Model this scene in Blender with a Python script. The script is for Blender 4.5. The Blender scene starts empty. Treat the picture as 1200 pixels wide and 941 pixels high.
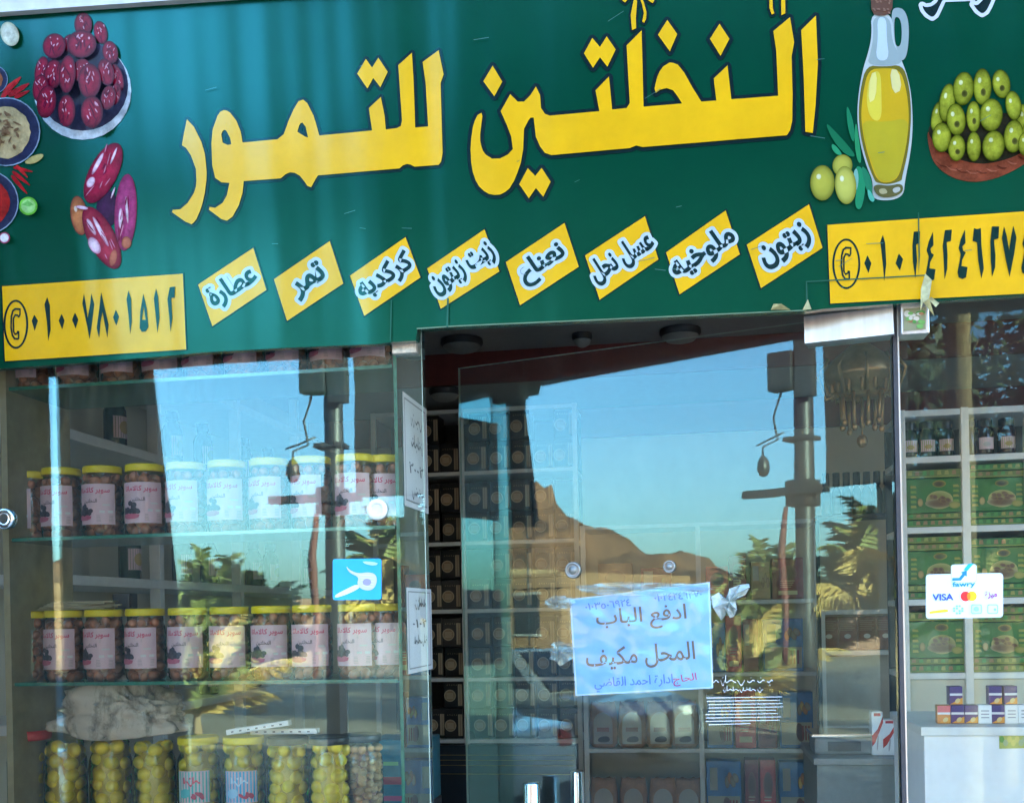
import bpy, bmesh, math, random
import numpy as np
from mathutils import Vector, Matrix, noise
from mathutils.geometry import delaunay_2d_cdt, tessellate_polygon
random.seed(7)
R = math.radians
scene = bpy.context.scene
COL = scene.collection
# ------------------------------------------------------------------ camera, sky, sun, exposure
FPX, YH, PSI, ROLL = 1250.0, 720.0, R(9.5), R(1.15)
CAM = Vector((0.0, -2.25, 1.5))
FWD = Vector((-math.sin(PSI), math.cos(PSI), 0)); R0 = Vector((math.cos(PSI), math.sin(PSI), 0)); U0 = Vector((0, 0, 1))
XC = R0 * math.cos(ROLL) - U0 * math.sin(ROLL); YC = R0 * math.sin(ROLL) + U0 * math.cos(ROLL)
cd = bpy.data.cameras.new('camera'); cam = bpy.data.objects.new('camera', cd); COL.objects.link(cam)
cd.sensor_fit = 'HORIZONTAL'; cd.sensor_width = 36; cd.lens = 36 * FPX / 1200; cd.shift_y = (YH - 470.5) / 1200
cd.clip_start = 0.02; cd.clip_end = 5000
mw = Matrix((XC, YC, -FWD)).transposed().to_4x4(); mw.translation = CAM; cam.matrix_world = mw
scene.camera = cam
SUN_AZ, SUN_EL = R(62), R(13)
w = bpy.data.worlds.new('World'); scene.world = w; w.use_nodes = True
nt = w.node_tree; bg = nt.nodes['Background']; sky = nt.nodes.new('ShaderNodeTexSky')
sky.sky_type = 'NISHITA'; sky.sun_disc = False; sky.sun_elevation = SUN_EL; sky.sun_rotation = SUN_AZ
sky.dust_density = 1.8; sky.air_density = 1.0; sky.ozone_density = 3.6
nt.links.new(sky.outputs[0], bg.inputs[0]); bg.inputs[1].default_value = 0.15
ld = bpy.data.lights.new('sun', 'SUN'); ld.energy = 5.0; ld.angle = R(0.5); ld.color = (1, 0.82, 0.6)
lo = bpy.data.objects.new('sun', ld); COL.objects.link(lo)
sdir = Vector((math.sin(SUN_AZ) * math.cos(SUN_EL), math.cos(SUN_AZ) * math.cos(SUN_EL), math.sin(SUN_EL)))
lo.rotation_euler = sdir.to_track_quat('Z', 'Y').to_euler()
lo.location = (6, 6, 9)
scene.view_settings.view_transform = 'Standard'; scene.view_settings.look = 'None'
scene.view_settings.exposure = 4.5; scene.view_settings.gamma = 1
scene.render.engine = 'CYCLES'
cy = scene.cycles
cy.use_denoising = True; cy.max_bounces = 9; cy.diffuse_bounces = 5; cy.glossy_bounces = 4; cy.transparent_max_bounces = 28
cy.transmission_bounces = 6; cy.caustics_reflective = False; cy.caustics_refractive = False; cy.sample_clamp_indirect = 6

# ------------------------------------------------------------------ helpers
def ray(px, py):
    return XC * ((px - 600) / FPX) + YC * (-(py - YH) / FPX) + FWD
def hit(px, py, q, n):
    d = ray(px, py); t = (q - CAM).dot(n) / d.dot(n); return CAM + d * t
def P(px, py, Y):                       # a point of the vertical plane y = Y
    return hit(px, py, Vector((0, Y, 0)), Vector((0, 1, 0)))
TAU = R(6.0)
SN = Vector((0, -math.cos(TAU), -math.sin(TAU))); SQ = Vector((0, -0.06, 2.15))
def S(px, py, off=0.0): return hit(px, py, SQ, SN) + SN * off
DOOR_A = R(16.0); HINGE = P(1049, 500, 0.0)
DN = Vector((-math.sin(DOOR_A), -math.cos(DOOR_A), 0)); DX = Vector((math.cos(DOOR_A), -math.sin(DOOR_A), 0))
DQ = Vector((HINGE.x, 0.0, 0))
def D(px, py, off=0.0): return hit(px, py, DQ, DN) + DN * off
def G(px, py, off=0.0): return P(px, py, -off)

def tag(o, label=None, cat=None, group=None, kind=None):
    for k, v in (('label', label), ('category', cat), ('group', group), ('kind', kind)):
        if v: o[k] = v
    return o
def empty(name, loc=(0, 0, 0), label=None, cat=None, group=None, rz=0):
    o = bpy.data.objects.new(name, None); COL.objects.link(o); o.location = loc; o.rotation_euler = (0, 0, rz)
    o.empty_display_size = .05
    return tag(o, label, cat, group)
def copy_tree(o, parent=None):
    c = o.copy(); COL.objects.link(c)
    if parent: c.parent = parent
    for ch in list(o.children): copy_tree(ch, c)
    return c
ORD = ['first', 'second', 'third', 'fourth', 'fifth', 'sixth', 'seventh', 'eighth', 'ninth', 'tenth', 'eleventh', 'twelfth']

# materials -----------------------------------------------------------
MATS = {}
def N(nt, t, **kw):
    n = nt.nodes.new(t)
    for k, v in kw.items(): setattr(n, k, v)
    return n
def mat(name, col, rough=.5, metal=0., var=.12, scale=30., bump=0., spec=.5, coat=0., sub=0., stretch=None):
    if name in MATS: return MATS[name]
    m = bpy.data.materials.new(name); m.use_nodes = True; nt = m.node_tree; b = nt.nodes['Principled BSDF']
    b.inputs['Roughness'].default_value = rough; b.inputs['Metallic'].default_value = metal
    b.inputs['Specular IOR Level'].default_value = spec; b.inputs['Coat Weight'].default_value = coat
    tc = N(nt, 'ShaderNodeTexCoord'); src = tc.outputs['Object']
    if stretch:
        mp = N(nt, 'ShaderNodeMapping'); mp.inputs['Scale'].default_value = stretch; nt.links.new(src, mp.inputs[0]); src = mp.outputs[0]
    nz = N(nt, 'ShaderNodeTexNoise'); nz.inputs['Scale'].default_value = scale; nz.inputs['Detail'].default_value = 5; nz.inputs['Roughness'].default_value = .6
    nt.links.new(src, nz.inputs['Vector'])
    mx = N(nt, 'ShaderNodeMix', data_type='RGBA')
    mx.inputs[6].default_value = tuple(max(0, c * (1 - var)) for c in col) + (1,)
    mx.inputs[7].default_value = tuple(min(1, c * (1 + var)) for c in col) + (1,)
    mr = N(nt, 'ShaderNodeMapRange'); mr.inputs[1].default_value = .3; mr.inputs[2].default_value = .7
    nt.links.new(nz.outputs['Fac'], mr.inputs[0]); nt.links.new(mr.outputs[0], mx.inputs[0])
    nt.links.new(mx.outputs[2], b.inputs['Base Color'])
    if bump:
        bp = N(nt, 'ShaderNodeBump'); bp.inputs['Strength'].default_value = bump; bp.inputs['Distance'].default_value = .01
        nt.links.new(nz.outputs['Fac'], bp.inputs['Height']); nt.links.new(bp.outputs[0], b.inputs['Normal'])
    MATS[name] = m; return m
def print_mat(name, rough=.3, ripple=0., coat=0., spec=.5, dirt=.08, scale=9, gain=1.0, tint=(1, 1, 1)):
    """printed vinyl / paper: ink colours come from the mesh's own colour attribute"""
    m = bpy.data.materials.new(name); m.use_nodes = True; nt = m.node_tree; b = nt.nodes['Principled BSDF']
    b.inputs['Roughness'].default_value = rough; b.inputs['Coat Weight'].default_value = coat; b.inputs['Coat Roughness'].default_value = .24
    b.inputs['Specular IOR Level'].default_value = spec; b.inputs['Specular Tint'].default_value = tint + (1,)
    at = N(nt, 'ShaderNodeVertexColor', layer_name='Col'); tc = N(nt, 'ShaderNodeTexCoord')
    nz = N(nt, 'ShaderNodeTexNoise'); nz.inputs['Scale'].default_value = scale; nz.inputs['Detail'].default_value = 8; nz.inputs['Roughness'].default_value = .7
    nt.links.new(tc.outputs['Object'], nz.inputs['Vector'])
    mr = N(nt, 'ShaderNodeMapRange'); mr.inputs[1].default_value = .3; mr.inputs[2].default_value = .7; mr.inputs[3].default_value = gain * (1 - dirt); mr.inputs[4].default_value = gain * (1 + dirt)
    nt.links.new(nz.outputs['Fac'], mr.inputs[0])
    mu = N(nt, 'ShaderNodeVectorMath', operation='SCALE'); nt.links.new(at.outputs[0], mu.inputs[0]); nt.links.new(mr.outputs[0], mu.inputs['Scale'])
    nt.links.new(mu.outputs[0], b.inputs['Base Color'])
    if ripple:
        geo = N(nt, 'ShaderNodeNewGeometry')
        mp = N(nt, 'ShaderNodeMapping'); mp.inputs['Scale'].default_value = (4.2, .5, .55); nt.links.new(geo.outputs['Position'], mp.inputs[0])
        n2 = N(nt, 'ShaderNodeTexNoise'); n2.inputs['Scale'].default_value = 1.0; n2.inputs['Detail'].default_value = 2
        nt.links.new(mp.outputs[0], n2.inputs['Vector'])
        bp = N(nt, 'ShaderNodeBump'); bp.inputs['Strength'].default_value = ripple; bp.inputs['Distance'].default_value = .05
        nt.links.new(n2.outputs['Fac'], bp.inputs['Height'])
        n3 = N(nt, 'ShaderNodeTexNoise'); n3.inputs['Scale'].default_value = 260; n3.inputs['Detail'].default_value = 2
        nt.links.new(geo.outputs['Position'], n3.inputs['Vector'])
        bp2 = N(nt, 'ShaderNodeBump'); bp2.inputs['Strength'].default_value = .06; bp2.inputs['Distance'].default_value = .002
        nt.links.new(n3.outputs['Fac'], bp2.inputs['Height']); nt.links.new(bp.outputs[0], bp2.inputs['Normal'])
        nt.links.new(bp2.outputs[0], b.inputs['Normal'])
        if coat: nt.links.new(bp2.outputs[0], b.inputs['Coat Normal'])
    MATS[name] = m; return m
def glass_mat(name, refl, tint=(.97, .99, .98), rough=0.0, dirt=.03, warp=0., fres=True, dirtcol=(.55, .57, .5)):
    m = bpy.data.materials.new(name); m.use_nodes = True; nt = m.node_tree; nt.nodes.remove(nt.nodes['Principled BSDF'])
    out = nt.nodes['Material Output']
    tr = N(nt, 'ShaderNodeBsdfTransparent'); tr.inputs[0].default_value = tint + (1,)
    gl = N(nt, 'ShaderNodeBsdfGlossy'); gl.inputs['Roughness'].default_value = rough; gl.inputs[0].default_value = (.55, .93, .95, 1)
    df = N(nt, 'ShaderNodeBsdfDiffuse'); df.inputs[0].default_value = dirtcol + (1,)
    geo = N(nt, 'ShaderNodeNewGeometry')
    mx = N(nt, 'ShaderNodeMixShader'); mx2 = N(nt, 'ShaderNodeMixShader')
    if fres:
        fr = N(nt, 'ShaderNodeFresnel'); fr.inputs[0].default_value = 1.42
        ad = N(nt, 'ShaderNodeMath', operation='ADD', use_clamp=True); ad.inputs[1].default_value = refl - .04
        nt.links.new(fr.outputs[0], ad.inputs[0]); nt.links.new(ad.outputs[0], mx.inputs[0])
    else: mx.inputs[0].default_value = refl
    nt.links.new(tr.outputs[0], mx.inputs[1]); nt.links.new(gl.outputs[0], mx.inputs[2])
    mp = N(nt, 'ShaderNodeMapping'); mp.inputs['Scale'].default_value = (7, 7, 2.2); nt.links.new(geo.outputs['Position'], mp.inputs[0])
    nz = N(nt, 'ShaderNodeTexNoise'); nz.inputs['Scale'].default_value = 2.2; nz.inputs['Detail'].default_value = 9; nz.inputs['Roughness'].default_value = .72
    nt.links.new(mp.outputs[0], nz.inputs['Vector'])
    mr = N(nt, 'ShaderNodeMapRange'); mr.inputs[1].default_value = .35; mr.inputs[2].default_value = .75; mr.inputs[3].default_value = dirt * .3; mr.inputs[4].default_value = dirt * 2.4
    nt.links.new(nz.outputs['Fac'], mr.inputs[0])
    mp3 = N(nt, 'ShaderNodeMapping'); mp3.inputs['Scale'].default_value = (60, 60, 3.5); mp3.inputs['Rotation'].default_value = (0, .06, 0); nt.links.new(geo.outputs['Position'], mp3.inputs[0])
    n3 = N(nt, 'ShaderNodeTexNoise'); n3.inputs['Scale'].default_value = 1.0; n3.inputs['Detail'].default_value = 6; n3.inputs['Roughness'].default_value = .75; nt.links.new(mp3.outputs[0], n3.inputs['Vector'])
    m3 = N(nt, 'ShaderNodeMapRange'); m3.inputs[1].default_value = .6; m3.inputs[2].default_value = .8; m3.inputs[4].default_value = dirt * 1.6; nt.links.new(n3.outputs['Fac'], m3.inputs[0])
    n4 = N(nt, 'ShaderNodeTexNoise'); n4.inputs['Scale'].default_value = 95; n4.inputs['Detail'].default_value = 3; nt.links.new(geo.outputs['Position'], n4.inputs['Vector'])
    m4 = N(nt, 'ShaderNodeMapRange'); m4.inputs[1].default_value = .72; m4.inputs[2].default_value = .8; m4.inputs[4].default_value = dirt * 5; nt.links.new(n4.outputs['Fac'], m4.inputs[0])
    a1 = N(nt, 'ShaderNodeMath', operation='ADD'); a2 = N(nt, 'ShaderNodeMath', operation='ADD', use_clamp=True)
    nt.links.new(mr.outputs[0], a1.inputs[0]); nt.links.new(m3.outputs[0], a1.inputs[1]); nt.links.new(a1.outputs[0], a2.inputs[0]); nt.links.new(m4.outputs[0], a2.inputs[1]); nt.links.new(a2.outputs[0], mx2.inputs[0])
    nt.links.new(mx.outputs[0], mx2.inputs[1]); nt.links.new(df.outputs[0], mx2.inputs[2])
    if warp:
        n2 = N(nt, 'ShaderNodeTexNoise'); n2.inputs['Scale'].default_value = 3.0; n2.inputs['Detail'].default_value = 3
        nt.links.new(geo.outputs['Position'], n2.inputs['Vector'])
        bp = N(nt, 'ShaderNodeBump'); bp.inputs['Strength'].default_value = warp; bp.inputs['Distance'].default_value = .01
        nt.links.new(n2.outputs['Fac'], bp.inputs['Height']); nt.links.new(bp.outputs[0], gl.inputs['Normal'])
    nt.links.new(mx2.outputs[0], out.inputs[0]); MATS[name] = m; return m

# mesh builder --------------------------------------------------------
class MB:
    def __init__(s): s.v = []; s.f = []; s.m = []; s.c = []; s.sm = []
    def add(s, vs, fs, m=0, col=None, smooth=False):
        o = len(s.v); s.v += [Vector(v) for v in vs]
        for f in fs:
            s.f.append([i + o for i in f]); s.m.append(m); s.sm.append(smooth)
            if col is None: s.c.append(None)
            elif isinstance(col, list): s.c.append([col[i] for i in f])
            else: s.c.append([col] * len(f))
        return s
    def box(s, a, b, m=0, col=None, mt=None):
        (x0, y0, z0), (x1, y1, z1) = a, b
        vs = [Vector(p) for p in ((x0, y0, z0), (x1, y0, z0), (x1, y1, z0), (x0, y1, z0), (x0, y0, z1), (x1, y0, z1), (x1, y1, z1), (x0, y1, z1))]
        if mt: vs = [mt @ v for v in vs]
        return s.add(vs, [(0, 3, 2, 1), (4, 5, 6, 7), (0, 1, 5, 4), (1, 2, 6, 5), (2, 3, 7, 6), (3, 0, 4, 7)], m, col)
    def rbox(s, a, b, r=.003, m=0, col=None, mt=None):           # box with bevelled edges
        bm = bmesh.new(); bmesh.ops.create_cube(bm, size=1)
        for v in bm.verts: v.co = Vector([a[i] if v.co[i] < 0 else b[i] for i in range(3)])
        bmesh.ops.bevel(bm, geom=list(bm.edges), offset=r, segments=2, affect='EDGES', profile=.6)
        bm.verts.index_update(); vs = [v.co.copy() for v in bm.verts]
        if mt: vs = [mt @ v for v in vs]
        s.add(vs, [[v.index for v in f.verts] for f in bm.faces], m, col); bm.free(); return s
    def lathe(s, prof, seg=24, m=0, col=None, at=(0, 0, 0), smooth=True, cap=True, axis=None):
        vs = []; fs = []; at = Vector(at)
        for r, z in prof:
            for k in range(seg):
                a = 2 * math.pi * k / seg; v = Vector((r * math.cos(a), r * math.sin(a), z))
                if axis: v = axis @ v
                vs.append(v + at)
        for i in range(len(prof) - 1):
            for k in range(seg):
                k2 = (k + 1) % seg; fs.append((i * seg + k, i * seg + k2, (i + 1) * seg + k2, (i + 1) * seg + k))
        s.add(vs, fs, m, col, smooth)
        if cap:
            if prof[0][0] > 1e-6: s.add(vs[:seg], [list(range(seg))[::-1]], m, col if not isinstance(col, list) else None)
            if prof[-1][0] > 1e-6: s.add(vs[-seg:], [list(range(seg))], m, col if not isinstance(col, list) else None)
        return s
    def tube(s, pts, rad, seg=8, m=0, col=None):
        pts = [Vector(p) for p in pts]; n = len(pts)
        rad = rad if isinstance(rad, (list, tuple)) else [rad] * n
        vs = []; fs = []
        for i, p in enumerate(pts):
            t = (pts[min(i + 1, n - 1)] - pts[max(i - 1, 0)]).normalized()
            u = t.cross(Vector((.13, .21, .97))); u = u.normalized() if u.length > 1e-4 else Vector((1, 0, 0)); v2 = t.cross(u)
            for k in range(seg):
                a = 2 * math.pi * k / seg; vs.append(p + (u * math.cos(a) + v2 * math.sin(a)) * rad[i])
        for i in range(n - 1):
            for k in range(seg):
                k2 = (k + 1) % seg; fs.append((i * seg + k, i * seg + k2, (i + 1) * seg + k2, (i + 1) * seg + k))
        fs.append(list(range(seg))[::-1]); fs.append([(n - 1) * seg + k for k in range(seg)])
        return s.add(vs, fs, m, col, True)
    def ell(s, c, r, m=0, col=None, seg=10, rings=6, mt=None):
        vs = []; fs = []; c = Vector(c)
        for i in range(rings + 1):
            th = math.pi * i / rings
            for k in range(seg):
                a = 2 * math.pi * k / seg
                v = Vector((r[0] * math.sin(th) * math.cos(a), r[1] * math.sin(th) * math.sin(a), r[2] * math.cos(th)))
                if mt: v = mt @ v
                vs.append(c + v)
        for i in range(rings):
            for k in range(seg):
                k2 = (k + 1) % seg; fs.append((i * seg + k, (i + 1) * seg + k, (i + 1) * seg + k2, i * seg + k2))
        return s.add(vs, fs, m, col, True)
    def prism(s, front, back, m=0, m_side=None, m_back=None):
        n = len(front); tri = tessellate_polygon([front])
        s.add(front, tri, m); s.add(back, [t[::-1] for t in tri], m if m_back is None else m_back)
        vs = list(front) + list(back)
        s.add(vs, [(i, (i + 1) % n, n + (i + 1) % n, n + i) for i in range(n)], m if m_side is None else m_side)
        return s
    def build(s, name, mats, parent=None, loc=None):
        me = bpy.data.meshes.new(name); me.from_pydata([tuple(v) for v in s.v], [], s.f)
        if not isinstance(mats, (list, tuple)): mats = [mats]
        for m in mats: me.materials.append(m)
        me.polygons.foreach_set('material_index', s.m); me.polygons.foreach_set('use_smooth', s.sm)
        if any(c is not None for c in s.c):
            ca = me.color_attributes.new('Col', 'FLOAT_COLOR', 'CORNER'); i = 0
            for f, c in zip(s.f, s.c):
                for k in range(len(f)):
                    ca.data[i].color = tuple(c[k] if c else (1, 1, 1)) + (1,); i += 1
        me.update(); me.validate(clean_customdata=False)
        o = bpy.data.objects.new(name, me); COL.objects.link(o)
        if parent: o.parent = parent
        if loc is not None: o.location = loc
        return o
def fix_normals(o):
    bm = bmesh.new(); bm.from_mesh(o.data); bmesh.ops.recalc_face_normals(bm, faces=bm.faces); bm.to_mesh(o.data); bm.free(); return o
def world(o):                                                      # matrix of a freshly parented chain
    m = Matrix.LocRotScale(o.location, o.rotation_euler, o.scale)
    return (world(o.parent) @ m) if o.parent else m
def local(parent, pts):
    i = world(parent).inverted(); return [i @ Vector(p) for p in pts]

# flat print ----------------------------------------------------------
class Ink:
    """flat print on a surface: loops in picture units, mapped by fn(u, v, off); every added shape lies a hair above the one before"""
    def __init__(s, fn, start=.0012, step=.00012): s.fn = fn; s.off = start; s.step = step; s.mb = MB()
    def poly(s, loops, col):
        if not isinstance(loops[0][0], (tuple, list)): loops = [loops]
        vin = []; ed = []
        for l in loops:
            o = len(vin); vin += [Vector(p) for p in l]; ed += [(o + i, o + (i + 1) % len(l)) for i in range(len(l))]
        vo, _, tri, _, _, _ = delaunay_2d_cdt(vin, ed, [], 0, 1e-6)
        T_ = np.array([list(t) for t in tri]); V_ = np.array([(v.x, v.y) for v in vo]); C_ = V_[T_].mean(1); ins = np.zeros(len(T_), bool)
        for a, b in ed:
            (x1, y1), (x2, y2) = vin[a], vin[b]
            if y1 != y2: ins ^= ((y1 > C_[:, 1]) != (y2 > C_[:, 1])) & (C_[:, 0] < (x2 - x1) * (C_[:, 1] - y1) / (y2 - y1) + x1)
        tri = [t for t, q in zip(tri, ins) if q]
        s.mb.add([s.fn(v.x, v.y, s.off) for v in vo], [list(t) for t in tri], 0, col); s.off += s.step; return s
    def tris(s, vs, fs, col):
        s.mb.add([s.fn(x, y, s.off) for x, y in vs], fs, 0, col); s.off += s.step; return s
    def oval(s, cx, cy, rx, ry, ang=0, cen=(1, 1, 1), edge=None, hl=None, n=28, hp=(-.3, -.35)):
        edge = edge or cen; ca, sa = math.cos(R(ang)), math.sin(R(ang)); vs = []; cols = []; fs = []
        def pt(u, v): return (cx + ca * u * rx - sa * v * ry, cy + sa * u * rx + ca * v * ry)
        hx, hy = hp[0] * .5, hp[1] * .5
        vs.append(pt(hx, hy)); cols.append(cen)
        for j, t in enumerate((.35, .7, .9, 1.0)):
            tt = (0, .25, .7, 1)[j]
            for k in range(n):
                a = 2 * math.pi * k / n; vs.append(pt(hx * (1 - t) + t * math.cos(a), hy * (1 - t) + t * math.sin(a)))
                cols.append(tuple(cen[q] * (1 - tt) + edge[q] * tt for q in range(3)))
        for k in range(n): fs.append((0, 1 + k, 1 + (k + 1) % n))
        for j in range(3):
            for k in range(n):
                k2 = (k + 1) % n; fs.append((1 + j * n + k, 1 + (j + 1) * n + k, 1 + (j + 1) * n + k2, 1 + j * n + k2))
        s.tris(vs, fs, cols)
        if hl:
            p = pt(*hp); s.oval(p[0], p[1], rx * .2, ry * .16, ang, hl, tuple((hl[q] + cen[q]) / 2 for q in range(3)), n=12)
        return s
    def build(s, name, m, parent, local=False):                     # local: fn already gives the parent's own coordinates
        o = s.mb.build(name, m, parent)
        if not local: o.data.transform(world(parent).inverted())
        return o
def xf(loops, ox, oy, k):
    if isinstance(loops[0][0], (int, float)): return [(ox + x / k, oy + y / k) for x, y in loops]
    return [[(ox + x / k, oy + y / k) for x, y in l] for l in loops]
def smooth_loop(l, it=1):
    for _ in range(it):
        o = []
        for i, (x, y) in enumerate(l):
            x2, y2 = l[(i + 1) % len(l)]; o += [(x * .75 + x2 * .25, y * .75 + y2 * .25), (x * .25 + x2 * .75, y * .25 + y2 * .75)]
        l = o
    return l
def segs_of(loops): return [(l[i], l[(i + 1) % len(l)]) for l in loops for i in range(len(l))]
def dilate(segs, wd, step, tris=None):
    """outline of everything within wd of the filled shapes bounded by segs (even-odd), as closed loops"""
    A = np.array([a for a, b in segs], float); B = np.array([b for a, b in segs], float)
    lo = np.minimum(A.min(0), B.min(0)) - wd - 3 * step; hi = np.maximum(A.max(0), B.max(0)) + wd + 3 * step
    xs = np.arange(lo[0], hi[0], step); ys = np.arange(lo[1], hi[1], step); X, Y = np.meshgrid(xs, ys)
    d2 = np.full(X.shape, 1e18); ins = np.zeros(X.shape, bool)
    for a, b in zip(A, B):
        e = b - a; L = e @ e
        if L < 1e-12: continue
        t = np.clip(((X - a[0]) * e[0] + (Y - a[1]) * e[1]) / L, 0, 1)
        d2 = np.minimum(d2, (X - a[0] - t * e[0]) ** 2 + (Y - a[1] - t * e[1]) ** 2)
        if tris is None and a[1] != b[1]:
            c = (a[1] > Y) != (b[1] > Y); ins ^= c & (X < (b[0] - a[0]) * (Y - a[1]) / (b[1] - a[1]) + a[0])
    for t in tris or ():
        (ax, ay), (bx, by), (cx, cy_) = t[0], t[1], t[2]; s1 = (bx - ax) * (Y - ay) - (by - ay) * (X - ax); s2 = (cx - bx) * (Y - by) - (cy_ - by) * (X - bx); s3 = (ax - cx) * (Y - cy_) - (ay - cy_) * (X - cx)
        ins |= ((s1 >= 0) & (s2 >= 0) & (s3 >= 0)) | ((s1 <= 0) & (s2 <= 0) & (s3 <= 0))
    V = np.sqrt(d2); V[ins] *= -1; V = V - wd
    nxt = {}
    H, W = V.shape
    inside = V < 0
    k = inside[:-1, :-1] * 1 + inside[:-1, 1:] * 2 + inside[1:, 1:] * 4 + inside[1:, :-1] * 8
    T = {1: [(3, 0)], 2: [(0, 1)], 3: [(3, 1)], 4: [(1, 2)], 5: [(3, 0), (1, 2)], 6: [(0, 2)], 7: [(3, 2)], 8: [(2, 3)], 9: [(2, 0)], 10: [(0, 1), (2, 3)], 11: [(2, 1)], 12: [(1, 3)], 13: [(1, 0)], 14: [(0, 3)]}
    def ekey(i, j, e): return (('h', i, j), ('v', i, j + 1), ('h', i + 1, j), ('v', i, j))[e]
    def epos(key):
        t, i, j = key; i2, j2 = (i, j + 1) if t == 'h' else (i + 1, j); a, b = V[i, j], V[i2, j2]; q = a / (a - b)
        return (xs[j] * (1 - q) + xs[j2] * q, ys[i] * (1 - q) + ys[i2] * q)
    for i, j in zip(*np.nonzero((k > 0) & (k < 15))):
        for a, b in T[int(k[i, j])]: nxt[ekey(i, j, a)] = ekey(i, j, b)
    loops = []
    while nxt:
        s0 = next(iter(nxt)); l = []; c = s0
        while c in nxt: l.append(epos(c)); c = nxt.pop(c)
        if len(l) > 5: loops.append(l)
    return loops
# arabic writing ------------------------------------------------------
FORM = {'ا': (0xFE8D, 2), 'ب': (0xFE8F, 4), 'ة': (0xFE93, 2), 'ت': (0xFE95, 4), 'ج': (0xFE9D, 4), 'ح': (0xFEA1, 4), 'خ': (0xFEA5, 4), 'د': (0xFEA9, 2), 'ر': (0xFEAD, 2),
        'ز': (0xFEAF, 2), 'س': (0xFEB1, 4), 'ش': (0xFEB5, 4), 'ص': (0xFEB9, 4), 'ض': (0xFEBD, 4), 'ط': (0xFEC1, 4), 'ع': (0xFEC9, 4), 'ف': (0xFED1, 4), 'ق': (0xFED5, 4), 'ك': (0xFED9, 4),
        'ل': (0xFEDD, 4), 'م': (0xFEE1, 4), 'ن': (0xFEE5, 4), 'ه': (0xFEE9, 4), 'و': (0xFEED, 2), 'ي': (0xFEF1, 4)}
def shape_ar(t):
    out = []; t2 = []; i = 0
    while i < len(t):
        if t[i:i + 2] == 'لا': t2.append('LA'); i += 2
        else: t2.append(t[i]); i += 1
    prev_join = False
    for i, c in enumerate(t2):
        nx = t2[i + 1] if i + 1 < len(t2) else ' '; can_next = nx in FORM or nx == 'LA'
        if c == 'LA': out.append(chr(0xFEFC if prev_join else 0xFEFB)); prev_join = False
        elif c in FORM:
            b, n = FORM[c]; jn = n == 4 and can_next
            idx = (3 if jn else 1) if prev_join else (2 if jn else 0)
            out.append(chr(b + idx)); prev_join = jn
        else: out.append(c); prev_join = False
    r = ''.join(reversed(out)); return r
TXT = {}
def text_geo(t, bold=.0, arabic=True):
    key = (t, bold)
    if key in TXT: return TXT[key]
    c = bpy.data.curves.new('lettering', 'FONT'); c.body = shape_ar(t) if arabic else t; c.size = 1; c.offset = bold; c.resolution_u = 4
    o = bpy.data.objects.new('lettering', c); COL.objects.link(o)
    me = bpy.data.meshes.new_from_object(o.evaluated_get(bpy.context.evaluated_depsgraph_get()))
    vs = [(v.co.x, v.co.y) for v in me.vertices]; fs = [tuple(p.vertices) for p in me.polygons]
    cnt = {}
    for f in fs:
        for i in range(len(f)):
            e = tuple(sorted((round(vs[q][0], 5), round(vs[q][1], 5)) for q in (f[i], f[(i + 1) % len(f)]))); cnt[e] = cnt.get(e, 0) + 1
    sg = [e for e, n in cnt.items() if n == 1 and e[0] != e[1]]
    bpy.data.objects.remove(o); bpy.data.curves.remove(c); bpy.data.meshes.remove(me)
    x = [v[0] for v in vs]; y = [v[1] for v in vs]; bb = (min(x), min(y), max(x), max(y))
    TXT[key] = (vs, fs, sg, bb); return TXT[key]
def text_at(t, cx, cy, width, ang=0, height=None, bold=.0, arabic=True, down=True):
    """text scaled to width (and height), centred at (cx, cy), baseline turned by ang; down: v axis points down (picture units)"""
    vs, fs, sg, (x0, y0, x1, y1) = text_geo(t, bold, arabic)
    kx = width / (x1 - x0); ky = (height / (y1 - y0)) if height else kx; ca, sa = math.cos(R(ang)), math.sin(R(ang)); s = -1 if down else 1
    def tr(p):
        u = (p[0] - (x0 + x1) / 2) * kx; v = s * (p[1] - (y0 + y1) / 2) * ky
        return (cx + ca * u - sa * v, cy + sa * u + ca * v)
    return [tr(p) for p in vs], [f[::-1] for f in fs] if down else fs, [(tr(a), tr(b)) for a, b in sg]

def scribble(ink, x0, y0, wd, h, col, seed, th=None, up=-1):
    rs = random.Random(seed); th = th or h * .16; x = x0 + wd
    while x > x0:
        L = rs.uniform(.5, 1.3) * h; k = rs.random(); xe = max(x0, x - L)
        pts = [(x + (xe - x) * q / 6, y0 + h * (.15 * math.sin(q * 1.1 + k * 6) + (.35 * math.sin(q * .52) if k > .6 else 0))) for q in range(7)]
        ink.poly([(a, b - th * .6) for a, b in pts] + [(a, b + th * .5) for a, b in pts[::-1]], col)
        if k < .45: ink.poly([(xe, y0 + th), (xe - th, y0 + th), (xe - th * .9, y0 + up * h * rs.uniform(.5, .9)), (xe, y0 + up * h * rs.uniform(.5, .9))], col)
        if k > .35: ink.oval((x + xe) / 2, y0 + rs.choice((-1, 1)) * h * .42, th * .6, th * .6, 0, col, n=8)
        x = xe - rs.uniform(0, .3) * h
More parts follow.
